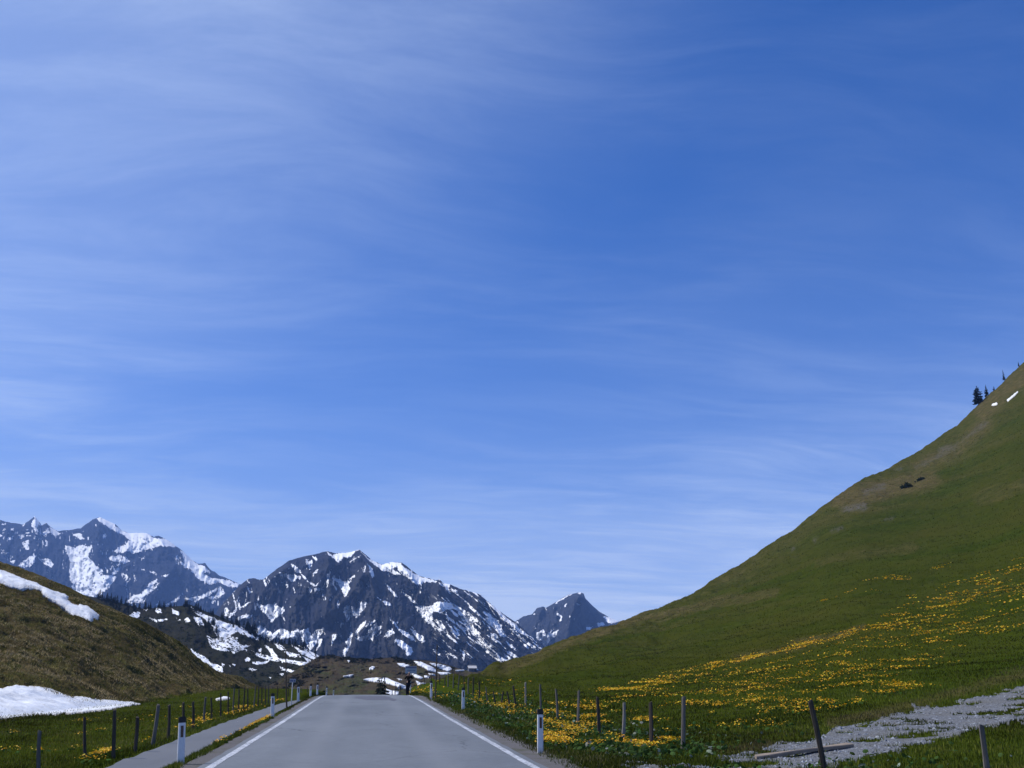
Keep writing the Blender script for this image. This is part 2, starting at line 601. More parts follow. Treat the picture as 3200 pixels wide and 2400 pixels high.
# ------------------------------------------------------------------ the lie of the land
road_z = curve([(-40, -0.15), (0, -0.04), (18, 0.0), (37, 0.20), (55, 0.45), (66, 0.56), (72, 0.55), (80, 0.42), (95, 0.02),
                (117, -0.5), (150, -1.8), (200, -4.5), (260, -7.5), (400, -12)], -40, 400, 3000, 5)
fence_z = curve([(-40, -0.1), (10, -0.05), (22, -0.08), (37, -0.03), (48, 0.25), (60, 0.10), (68, 0.40), (75, 0.62), (88, 0.95),
                 (100, 1.2), (120, 1.35), (150, 1.0), (250, -4), (400, -10)], -40, 400, 3000, 4)
verge_z = curve([(-40, -0.12), (18, -0.05), (37, 0.15), (58, 0.50), (69, 0.58), (83, 0.62), (100, 0.45), (120, 0.0), (150, -1.2),
                 (250, -6), (400, -12)], -40, 400, 3000, 4)
field_z = curve([(-40, -0.7), (0, -0.62), (31, -0.50), (58, -0.43), (86, -0.40), (120, 0.1), (150, 0.45), (200, 0.0), (260, -4), (400, -10)], -40, 400, 3000, 8)
PATH_L, PATH_R, FENCE_L, FENCE_R, FOOT_L, FOOT_R = -5.5, -4.0, -7.2, 7.6, -19.0, 7.6

RIDGE_R = [(1345, 2140, 120), (1427, 2117, 130), (1510, 2098, 165), (1582, 2079, 205), (1662, 2048, 235), (1695, 2031, 245), (1779, 2001, 262), (1887, 1959, 285),
           (2000, 1925, 310), (2059, 1909, 322), (2153, 1856, 345), (2253, 1806, 368), (2323, 1759, 385), (2402, 1703, 405), (2493, 1641, 430),
           (2577, 1571, 450), (2678, 1506, 475), (2763, 1468, 495), (2843, 1425, 515), (2923, 1375, 532), (2991, 1328, 548), (3058, 1265, 562),
           (3117, 1206, 575), (3159, 1168, 585), (3200, 1130, 595), (3300, 1040, 615), (3500, 880, 650), (3900, 640, 690), (5200, 300, 700)]
RIDGE_L = [(-2600, 1500, 130), (-800, 1600, 138), (0, 1752, 140), (150, 1805, 138), (280, 1866, 138), (407, 1922, 140), (449, 1940, 142), (534, 1993, 147), (590, 2028, 152),
           (633, 2067, 158), (685, 2099, 168), (756, 2120, 186), (809, 2144, 205), (850, 2168, 215)]


def ridge_tables(rows):
    P = np.array([at(*r) for r in rows]) - CAM * [1, 1, 0]
    ph = np.arctan2(P[:, 0], P[:, 1])
    rho = np.hypot(P[:, 0], P[:, 1])
    o = np.argsort(ph)
    return ph[o], rho[o], P[o, 2]


RR, RL = ridge_tables(RIDGE_R), ridge_tables(RIDGE_L)
PH_R0, PH_L0 = RR[0][0], RL[0][-1]


def flat_z(x, y):
    """Cross-section of the road corridor: field, fence, path, grass strip, road, verge, fence."""
    rz, fz, vz, lz = road_z(y), fence_z(y), verge_z(y), field_z(y)
    pz = np.minimum(rz - 0.30, rz * 0.4 + lz * 0.6 + 0.12)
    fl = lz * 0.9 + pz * 0.1
    z = np.where(x < -9, lz, lz)
    z = np.where((x >= -9) & (x < FENCE_L), lz + (fl - lz) * smooth(-9, FENCE_L, x), z)
    z = np.where((x >= FENCE_L) & (x < PATH_L - .3), fl + (pz - fl) * smooth(FENCE_L, PATH_L - .3, x), z)
    z = np.where((x >= PATH_L - .3) & (x < PATH_R), pz, z)
    z = np.where((x >= PATH_R) & (x < -3.4), pz + (rz - 0.05 - pz) * smooth(PATH_R, -3.4, x), z)
    z = np.where((x >= -3.4) & (x < 3.3), rz - 0.05, z)
    z = np.where((x >= 3.3) & (x < 4.2), rz - 0.05 + (vz - rz + 0.05) * smooth(3.3, 4.2, x), z)
    z = np.where((x >= 4.2) & (x < FENCE_R), vz + (fz - vz) * smooth(4.2, FENCE_R, x), z)
    z = np.where(x >= FENCE_R, fz, z)
    return z


def land(x, y):
    """Height of the near land, without the small bumps; also how far up each hill."""
    dx = x - CAM[0]
    ph, rho = np.arctan2(dx, y), np.hypot(dx, y)
    z = flat_z(x, y)
    # right hill
    rr, zr = np.interp(ph, RR[0], RR[1]), np.interp(ph, RR[0], RR[2])
    p = np.clip(ph, 0.03, 1.5)
    r0 = (FOOT_R - CAM[0]) / np.sin(p)
    z0 = fence_z(np.minimum(r0 * np.cos(p), 150))
    s = (rho - r0) / np.maximum(rr - r0, 5)
    sc_ = np.clip(s, 0, 1)
    hz = z0 + (zr - z0) * sc_ ** 1.6
    over = np.maximum(rho - rr, 0)
    hz = hz - np.minimum(over, 60) ** 2 / 60 * 0.25 - np.maximum(over - 60, 0) * 0.35
    wr = smooth(PH_R0 - 0.012, PH_R0 + 0.015, ph)
    sr = np.where(ph > PH_R0 - 0.012, s, -1)
    z = np.where((sr > 0), z * (1 - wr) + hz * wr, z)
    # left hill
    q = np.clip(-ph, 0.03, 1.5)
    l0 = (-FOOT_L + CAM[0]) / np.sin(q)
    rl, zl = np.interp(ph, RL[0], RL[1]), np.interp(ph, RL[0], RL[2])
    z1 = field_z(np.minimum(l0 * np.cos(q), 200))
    s2 = (rho - l0) / np.maximum(rl - l0, 5)
    g = np.clip(s2, 0, 1)
    hl = z1 + (zl - z1) * (0.55 * g + 0.45 * g * g)
    over = np.maximum(rho - rl, 0)
    hl = hl - np.minimum(over, 30) ** 2 / 60 * 0.25 - np.maximum(over - 30, 0) * 0.25
    wl = smooth(-PH_L0 - 0.012, -PH_L0 + 0.02, -ph)
    sl = np.where(-ph > -PH_L0 - 0.012, s2, -1)
    z = np.where(sl > 0, z * (1 - wl) + hl * wl, z)
    return z, sr * np.where(wr > 0, 1, 0), sl


def bumps(x, y, sr, sl):
    n = fbm(x / 1.3, y / 1.3, 3, 5) * 0.035 + fbm(x / 6, y / 6, 2, 8) * 0.05
    n = n * smooth(3.4, 4.3, np.abs(x)) * np.where((x > PATH_L - .2) & (x < PATH_R + .2), 0.25, 1)
    up = np.clip(sr, 0, 1)
    wq = fbm(x / 40, y / 40, 2, 24) * 1.5
    terr = fbm(x / 3.6 + wq, y / 34 + wq, 4, 25, 0.6) * 0.75 + fbm(x / 50 + wq, y / 16 - x / 60, 3, 27) * 1.3
    far = np.hypot(x, y)
    n = n + np.where(sr > 0, up ** 0.5 * (fbm(x / 30, y / 30, 3, 21) * 1.6 + fbm(x / 4.5, y / 4.5, 4, 31) * 0.40 + terr)
                     * smooth(20, 90, far) * (1 - 0.35 * smooth(0.93, 1.0, up)), 0)
    lp = np.clip(sl, 0, 1)
    lump = np.abs(fbm(x / 2.6, y / 2.6, 4, 41)) * 1.3
    lf = smooth(0, 0.10, lp) * (1 - 0.55 * smooth(0.9, 1.0, lp))
    n = n + np.where(sl > 0, lf * (fbm(x / 14, y / 14, 2, 45) * 0.55 + fbm(x / 4.6, y / 3.8, 4, 47, 0.6) * 0.62 - lump * 0.75 + 0.2), 0)
    return n


def height(x, y):
    z, sr, sl = land(x, y)
    return z + bumps(x, y, sr, sl)


def hit(px, py, smooth_only=True, n=420):
    """Where the ray through a photograph position meets the near land: forward distance."""
    px, py = np.atleast_1d(np.asarray(px, float)), np.atleast_1d(np.asarray(py, float))
    Ds = np.exp(np.linspace(math.log(9), math.log(700), n))
    res = np.full(px.shape, np.nan)
    prev = np.full(px.shape, 9.0)
    for D in Ds:
        P = at(px, py, D)
        below = P[:, 2] < land(P[:, 0], P[:, 1])[0]
        new = below & np.isnan(res)
        if new.any():
            a, b = prev[new].copy(), np.full(new.sum(), D)
            for _ in range(14):
                m = (a + b) / 2
                Q = at(px[new], py[new], m)
                bl = Q[:, 2] < land(Q[:, 0], Q[:, 1])[0]
                b = np.where(bl, m, b)
                a = np.where(bl, a, m)
            res[new] = b
        prev = np.where(np.isnan(res), D, prev)
    return res


def ground_at(px, py):
    D = hit(px, py)
    P = at(np.atleast_1d(px), np.atleast_1d(py), D)
    P[:, 2] = height(P[:, 0], P[:, 1])
    return P, D


def Z(off, s, pts):
    return [(off[0] + x / s, off[1] + y / s) for x, y in pts]


def phis(lo, hi, a, b, fine, coarse):
    """Azimuth columns in degrees: fine between a and b, coarse outside."""
    c = [np.arange(lo, max(lo, min(a, hi)), coarse), np.arange(max(lo, a), min(hi, b), fine), np.arange(max(b, lo), hi, coarse), [hi]]
    return np.unique(np.concatenate(c))


# brown, rocky and bright places on the right hill, as (line, width, amount) in photograph units, laid on the mesh below
DRY_R = [([(1582, 2082), (1779, 2006), (2000, 1932), (2160, 1905), (2320, 1868), (2420, 1858)], 24, 0.55),
         ([(2560, 1760), (2700, 1735), (2850, 1712)], 22, 0.3), ([(3060, 1560), (3200, 1520)], 40, 0.3),
         ([(2636, 1560), (2763, 1530), (2900, 1500)], 50, 0.75), ([(2870, 1460), (3000, 1395), (3080, 1330)], 34, 0.45),
         ([(3070, 1280), (3200, 1170)], 40, 0.55), ([(2480, 2010), (2620, 1985), (2700, 1960)], 16, 0.6), ([(2300, 2060), (2500, 2020)], 20, 0.35),
         ([(2600, 2260), (2900, 2190), (3200, 2110)], 28, 0.55), ([(1990, 2330), (2200, 2360), (2400, 2330)], 22, 0.5)]
ROCK_R = [([(2640, 1590), (2700, 1583)], 14, 0.9), ([(2700, 1540), (2760, 1520)], 14, 0.7), ([(2864, 1463), (2950, 1420), (3010, 1375), (3083, 1322)], 9, 0.55),
          ([(2940, 1403), (2975, 1400)], 14, 0.7), ([(2786, 1465), (2815, 1466)], 8, 0.7), ([(2600, 1660), (2630, 1650)], 8, 0.6),
          ([(2750, 1625), (2790, 1622)], 6, 0.7), ([(2470, 1730), (2480, 1715)], 8, 0.7), ([(2545, 1690), (2550, 1680)], 8, 0.7)]


def turf_mask(P, sr, sl):
    px, py = project(P)
    wob = fbm(P[:, 0] / 9, P[:, 1] / 9, 3, 77) * 14
    dry = np.zeros(len(P))
    rock = np.zeros(len(P))
    for line, wd, a in DRY_R:
        d, _ = seg_dist(px, py, line)
        dry = np.maximum(dry, a * smooth(wd, wd * 0.25, d + wob))
    for line, wd, a in ROCK_R:
        d, _ = seg_dist(px, py, line)
        rock = np.maximum(rock, a * smooth(wd, wd * 0.3, d + wob * 0.5))
    on = sr > 0
    band = 0.34 * np.clip(fbm(P[:, 2] / 5 + fbm(P[:, 0] / 60, P[:, 1] / 60, 2, 3) * 1.2, P[:, 1] / 90, 3, 91), 0, 1)
    dry = np.where(on, np.clip(dry + band + 0.30 * smooth(0.55, 1.0, sr), 0, 1), 0)
    rock = np.where(on, rock, 0)
    hl = smooth(0.0, 0.06, sl + fbm(P[:, 0] / 4, P[:, 1] / 4, 3, 13) * 0.05)
    dry = np.where(sl > -0.06, np.maximum(dry, hl * (1.0 - 0.45 * np.clip(fbm(P[:, 0] / 16, P[:, 1] / 16, 3, 15), 0, 1))), dry)
    bright = np.where(on, 0.35 * smooth(0.25, 0.0, sr) + 0.25 * np.clip(fbm(P[:, 0] / 40, P[:, 1] / 40, 3, 51), 0, 1), 0.28)
    bright = np.where((np.abs(P[:, 0]) < 9) & (P[:, 0] > 3.3), 0.6, bright)
    return np.stack([dry, rock, np.clip(bright, 0, 1)], -1)


def polar_patch(name, ph_deg, rho_fn, nrow, sink=None, keepfn=None):
    ph = np.radians(ph_deg)
    t = np.linspace(0, 1, nrow)[:, None]
    rho = rho_fn(ph, t)
    x, y = CAM[0] + rho * np.sin(ph), rho * np.cos(ph)
    x, y = x.ravel(), y.ravel()
    z, sr, sl = land(x, y)
    z = z + bumps(x, y, sr, sl)
    P = np.stack([x, y, z], -1)
    m = turf_mask(P, sr, sl)
    if sink is not None:
        P[:, 2] -= sink(sr, sl, P)
    o = mesh_np(name, P, grid_faces(nrow, len(ph))[:, ::-1], M['turf'], m, True)
    o['kind'] = 'structure'
    return o


def g_rho(ph, t):
    return np.exp(np.log(3.5) + t * (np.log(300) - np.log(3.5))) * np.ones_like(ph)


def g_sink(sr, sl, P):
    e = np.maximum(np.maximum(sr, 0), np.maximum(sl, 0))
    return smooth(0.004, 0.05, e) * 1.2 + smooth(0.05, 1, e) * 6


polar_patch('ground', phis(-75, 75, -22, 38, 0.10, 1.5), g_rho, 250, g_sink)


def r_rho(ph, t):
    p = np.clip(ph, 0.03, 1.5)
    r0 = (FOOT_R - CAM[0]) / np.sin(p) * 0.985
    r1 = np.interp(ph, RR[0], RR[1]) * 1.35
    return np.exp(np.log(r0) + t * (np.log(r1) - np.log(r0)))


polar_patch('right_hill', phis(math.degrees(PH_R0), 72, 3, 38.5, 0.075, 1.5), r_rho, 400)


def l_rho(ph, t):
    q = np.clip(-ph, 0.03, 1.5)
    l0 = (-FOOT_L + CAM[0]) / np.sin(q) * 0.985
    l1 = np.interp(ph, RL[0], RL[1]) * 1.5
    tt = np.where(t < 0.82, t / 0.82 * 0.70, 0.70 + (t - 0.82) / 0.18 * 0.30)
    return l0 + (l1 - l0) * tt


polar_patch('left_hill', phis(-75, math.degrees(PH_L0), -21.5, 0, 0.055, 1.5), l_rho, 330)

# wide valley floor out to the foot of the mountains and beyond
a = np.linspace(0, 2 * math.pi, 97)[:-1]
rr_ = np.array([150, 600, 2000, 5000, 9500.])[:, None]
V = np.stack([rr_ * np.cos(a), rr_ * np.sin(a) + 300, -22 - rr_ * 0.003 + 0 * a], -1).reshape(-1, 3)
fc = []
for i in range(4):
    for j in range(96):
        fc.append((i * 96 + j, (i + 1) * 96 + j, (i + 1) * 96 + (j + 1) % 96, i * 96 + (j + 1) % 96))
vf = mesh_np('valley_floor', V, np.array(fc), M['turf'], np.tile([0.5, 0, 0.1], (len(V), 1)), True)
vf['kind'] = 'structure'


# ------------------------------------------------------------------ mountains and middle hills
def sheet(name, top, bottom, d_top, d_bot, step, rows, mat, relief, mask, rough=1.0, back=0.9, kind='structure', gam=1.0, seed=1):
    """A mountain side: crest line, foot line and the distances of both; a back slope falls away behind the crest."""
    tx = np.array(top, float)
    px = np.arange(tx[0, 0], tx[-1, 0] + step, step)
    ty = np.interp(px, tx[:, 0], tx[:, 1]) + fbm(px / 14, px * 0 + seed, 4, seed, 0.6) * rough
    bx = np.array(bottom, float)
    by = np.interp(px, bx[:, 0], bx[:, 1])
    dt = np.interp(px, np.array(d_top)[:, 0], np.array(d_top)[:, 1])
    db = np.interp(px, np.array(d_bot)[:, 0], np.array(d_bot)[:, 1])
    t = np.linspace(0, 1, rows)[:, None] ** gam
    PX = np.broadcast_to(px, (rows, len(px)))
    PY = ty + (by - ty) * t
    D = dt + (db - dt) * t - relief(PX, PY, t) * smooth(0, 0.06, t)
    P = at(PX, PY, D)
    mk = mask(PX, PY, t)
    nb = 14
    ext = []
    ridge = P[0]
    span = dt * 0.25
    for i in range(nb, 0, -1):
        f = (i / nb) ** 1.5
        q = ridge.copy()
        dirv = np.array([SY, CY])
        q[:, 0] += dirv[0] * span * f
        q[:, 1] += dirv[1] * span * f
        q[:, 2] -= span * f * back * (0.6 + 0.4 * f) + fbm(px / 30, px * 0 + i * 0.6, 3, seed + 3) * span * 0.02 * f
        q[:, 2] = np.maximum(q[:, 2], -40 + 0.001 * i)
        ext.append(q)
    A = np.concatenate([np.array(ext), P], 0)
    mb = np.concatenate([np.broadcast_to(mk[0], (nb,) + mk[0].shape), mk], 0)
    o = mesh_np(name, A, grid_faces(rows + nb, len(px)), mat, mb.reshape(-1, 3), True)
    o['kind'] = kind
    surf = lambda X, Y: sheet_depth(X, Y, px, ty, by, dt, db, gam, relief)
    return o, surf


def sheet_depth(X, Y, px, ty, by, dt, db, gam, relief):
    X, Y = np.asarray(X, float), np.asarray(Y, float)
    a, b = np.interp(X, px, ty), np.interp(X, px, by)
    t = np.clip((Y - a) / (b - a), 0, 1)
    return np.interp(X, px, dt) * (1 - t) + np.interp(X, px, db) * t - relief(X, Y, t) * smooth(0, 0.06, t)


def ribs(PX, PY, lines):
    r = 0
    for line, wd, amp in lines:
        d, tt = seg_dist(PX, PY, line)
        wv = wd * (0.55 + 0.8 * tt)
        r = r + amp * np.clip(1 - d / wv, 0, 1) ** 1.2 * smooth(0, 0.12, tt + 0.02)
    return r


def snow_mask(PX, PY, polys, warp, wscale, seed, grow=1.0):
    wx = fbm(PX / wscale, PY / wscale, 5, seed, 0.75) * warp * 1.35
    wy = fbm(PX / wscale, PY / wscale, 5, seed + 9, 0.75) * warp * 1.35
    s = np.zeros(PX.shape, bool)
    for p in polys:
        p = np.asarray(p)
        p = p.mean(0) + (p - p.mean(0)) * grow
        x0, y0 = p.min(0) - 2 * warp - 2
        x1, y1 = p.max(0) + 2 * warp + 2
        m = (PX > x0) & (PX < x1) & (PY > y0) & (PY < y1)
        if m.any():
            s[m] |= inside((PX + wx)[m], (PY + wy)[m], p)
    return s.astype(float)


O1, O2, O3, O8, O5 = (0, 1560), (600, 1640), (1200, 1800), (280, 1820), (800, 2000)
S1_, S2_, S3_, S8_, S5_ = 2.765, 2.765, 2.765, 2.836, 3.687

# --- left snowy massif
top = Z(O1, S1_, [(-900, 260), (-300, 150), (0, 180), (100, 205), (200, 220), (240, 195), (300, 150), (340, 195), (360, 225), (400, 205), (440, 240), (500, 275), (600, 265), (700, 250),
                  (740, 220), (800, 175), (870, 155), (920, 180), (1000, 215), (1050, 270), (1120, 295), (1220, 290), (1270, 295), (1330, 325),
                  (1370, 315), (1450, 350), (1530, 410), (1590, 455), (1640, 510), (1710, 560), (1770, 550), (1810, 600), (1900, 660),
                  (1990, 695), (2080, 735), (2300, 860), (2700, 1010)])
SN_L = [Z(O1, S1_, p) for p in [
    [(560, 395), (640, 420), (700, 395), (760, 410), (795, 400), (785, 450), (760, 490), (800, 540), (850, 590), (885, 600), (880, 650), (960, 655), (1010, 665), (985, 710), (940, 760), (900, 790), (820, 840), (760, 860), (640, 800), (610, 720), (600, 600), (610, 540), (570, 450)],
    [(150, 570), (220, 520), (260, 490), (320, 475), (300, 540), (260, 580), (200, 590)],
    [(830, 170), (870, 150), (940, 180), (990, 205), (1000, 230), (1050, 270), (1120, 290), (1200, 285), (1270, 290), (1330, 325), (1350, 340), (1440, 350), (1500, 385), (1530, 408), (1490, 415), (1400, 400), (1330, 420), (1250, 440), (1180, 465), (1100, 450), (1040, 470), (980, 450), (1020, 410), (1080, 390), (1120, 350), (1080, 310), (1020, 285), (960, 260), (910, 215), (860, 190)],
    [(940, 500), (1030, 480), (1080, 500), (1120, 540), (1060, 570), (1010, 580), (1040, 550), (990, 540), (950, 530)],
    [(1480, 490), (1540, 520), (1600, 590), (1650, 610), (1700, 680), (1750, 710), (1820, 740), (1880, 715), (1960, 750), (2050, 760), (2070, 735), (1990, 705), (1900, 690), (1800, 670), (1750, 630), (1820, 640), (1780, 580), (1720, 570), (1640, 510), (1600, 460), (1560, 450), (1590, 520), (1590, 560), (1530, 510)],
    [(1600, 860), (1680, 850), (1780, 810), (1880, 770), (1860, 800), (1790, 850), (1850, 840), (1930, 775), (1920, 800), (1950, 805), (1880, 850), (1820, 865), (1780, 845), (1690, 885), (1610, 875)],
    [(1090, 890), (1150, 830), (1220, 820), (1250, 780), (1280, 740), (1360, 685), (1350, 720), (1300, 780), (1380, 720), (1320, 790), (1240, 850), (1220, 890), (1270, 860), (1230, 900)],
    [(1340, 920), (1380, 880), (1370, 925)], [(1420, 915), (1500, 870), (1560, 835), (1540, 870), (1460, 915)],
    [(270, 230), (280, 180), (300, 150), (330, 190), (330, 230), (310, 280), (290, 250)], [(430, 245), (480, 260), (520, 300), (480, 325), (440, 300)],
    [(190, 370), (240, 350), (255, 430), (225, 440)], [(330, 520), (420, 510), (470, 560), (440, 590), (380, 560)],
    [(890, 300), (920, 300), (915, 340), (890, 330)], [(620, 300), (690, 290), (730, 340), (690, 350)], [(80, 540), (140, 520), (120, 560)],
    [(1000, 600), (1050, 590), (1010, 640), (960, 655)], [(340, 290), (400, 280), (380, 320)], [(1200, 510), (1260, 500), (1240, 520)],
    [(1200, 600), (1260, 600), (1250, 615)], [(1400, 660), (1470, 640), (1430, 680)], [(1280, 620), (1350, 640), (1320, 650)]]]
RIB_L = [(Z(O1, S1_, p), w_, a_) for p, w_, a_ in [
    ([(870, 155), (830, 330), (830, 480), (900, 640), (930, 760)], 75, 230), ([(300, 150), (330, 330), (420, 480), (560, 690)], 70, 200),
    ([(1370, 315), (1420, 430), (1560, 560), (1720, 720), (1860, 800)], 60, 170), ([(1120, 540), (1180, 640), (1260, 760)], 50, 140),
    ([(1540, 560), (1440, 660), (1330, 800), (1280, 900)], 55, 150), ([(2070, 740), (1990, 790), (1960, 900)], 40, 120),
    ([(60, 230), (100, 400), (190, 520)], 60, 160), ([(1120, 350), (1090, 470), (1060, 520)], 30, 80)]]


def rel_l(PX, PY, t):
    wpx = PX + fbm(PX / 60, PY / 60, 3, 2) * 14
    return ribs(PX, PY, RIB_L) * 1.5 + fbm(wpx / 34, PY / 80, 5, 3, 0.55, True) * 110 + fbm(PX / 10, PY / 15, 5, 4, 0.7) * 75


def msk_l(PX, PY, t):
    s = snow_mask(PX, PY, SN_L, 5, 12, 60)
    dust = smooth(0.12, 0.40, fbm(PX / 16 + PY / 60, PY / 9, 4, 66, 0.6)) * smooth(1850, 1650, PY + 0.25 * PX) * smooth(330, 120, PX) * 0.8
    wpx = PX + fbm(PX / 60, PY / 60, 3, 2) * 14
    dots = smooth(0.34, 0.52, fbm(wpx / 5, PY / 20, 4, 68, 0.6) - 0.55 * fbm(wpx / 34, PY / 80, 5, 3, 0.55, True) + 0.25 * fbm(PX / 40, PY / 40, 2, 69) + 0.05) * 0.85
    s = s * (1 - 0.7 * smooth(0.44, 0.6, fbm(wpx / 6, PY / 16, 4, 156, 0.65)))
    s = np.maximum(s, np.maximum(dust, dots))
    return np.stack([s, PX * 0, 0.4 + 0.25 * fbm(PX / 30, PY / 30, 3, 70) + 0.3 * fbm((PY - PX * 0.3) / 5, PX / 120, 4, 71, 0.6)], -1)


far_l, far_surf = sheet('snowy_massif', top, [(-330, 2040), (1000, 2040)], [(-330, 7800), (320, 7400), (1000, 6500)], [(-330, 5200), (1000, 5000)], 2.4, 170, M['far_rock'], rel_l, msk_l, 2.0, 0.9, seed=5)

# --- right far pyramid
top = Z(O3, S3_, [(850, 640), (1000, 520), (1100, 430), (1140, 390), (1200, 350), (1280, 330), (1320, 280), (1370, 262), (1400, 275), (1470, 235), (1530, 195), (1600, 160), (1700, 140), (1725, 150), (1740, 195),
                  (1790, 245), (1850, 300), (1930, 350), (2020, 385), (2212, 480), (2500, 560)])
SN_R = [Z(O3, S3_, p) for p in [
    [(1310, 490), (1350, 480), (1380, 460), (1400, 500), (1470, 450), (1430, 510), (1510, 460), (1490, 510), (1430, 560), (1390, 615), (1370, 600), (1360, 560), (1320, 550)],
    [(1495, 310), (1540, 350), (1530, 390), (1510, 400), (1525, 360), (1490, 335)], [(1555, 250), (1590, 230), (1560, 275)],
    [(1890, 350), (1950, 355), (2040, 390), (1960, 415), (1920, 390)], [(1835, 400), (1900, 400), (1910, 425), (1850, 440)],
    [(1750, 445), (1800, 440), (1790, 465), (1750, 470)], [(1385, 265), (1400, 275), (1412, 310)], [(1670, 145), (1710, 138), (1700, 158)],
    [(1470, 236), (1600, 160), (1640, 150), (1560, 190), (1490, 237)], [(1145, 390), (1165, 395), (1160, 420)], [(1600, 340), (1615, 345), (1600, 365)],
    [(1285, 330), (1320, 320), (1300, 335)], [(1660, 235), (1700, 245), (1680, 252)]]]
RIB_R = [(Z(O3, S3_, p), w_, a_) for p, w_, a_ in [
    ([(1700, 145), (1650, 240), (1610, 360), (1590, 520)], 75, 330), ([(1370, 265), (1330, 370), (1300, 470)], 45, 200), ([(1480, 240), (1440, 380), (1400, 470)], 35, 130),
    ([(1850, 310), (1840, 420)], 30, 90)]]


def rel_r(PX, PY, t):
    return ribs(PX, PY, RIB_R) * 2.2 + fbm(PX / 22, PY / 45, 5, 13, 0.55, True) * 110 + fbm(PX / 9, PY / 14, 4, 14, 0.6) * 45


def msk_r(PX, PY, t):
    s = snow_mask(PX, PY, SN_R, 3, 9, 160)
    dots = smooth(0.52, 0.66, fbm(PX / 6, PY / 8, 3, 168, 0.6)) * 0.6
    return np.stack([np.maximum(s, dots), 0.35 + PX * 0, 0.45 + 0.3 * fbm(PX / 20, PY / 20, 3, 170)], -1)


sheet('pyramid_mountain', top, [(1500, 2110), (2110, 2110)], [(1500, 5600), (2110, 5600)], [(1500, 4300), (2110, 4300)], 2.2, 110, M['far_rock'], rel_r, msk_r, 1.2, 0.9, seed=15)

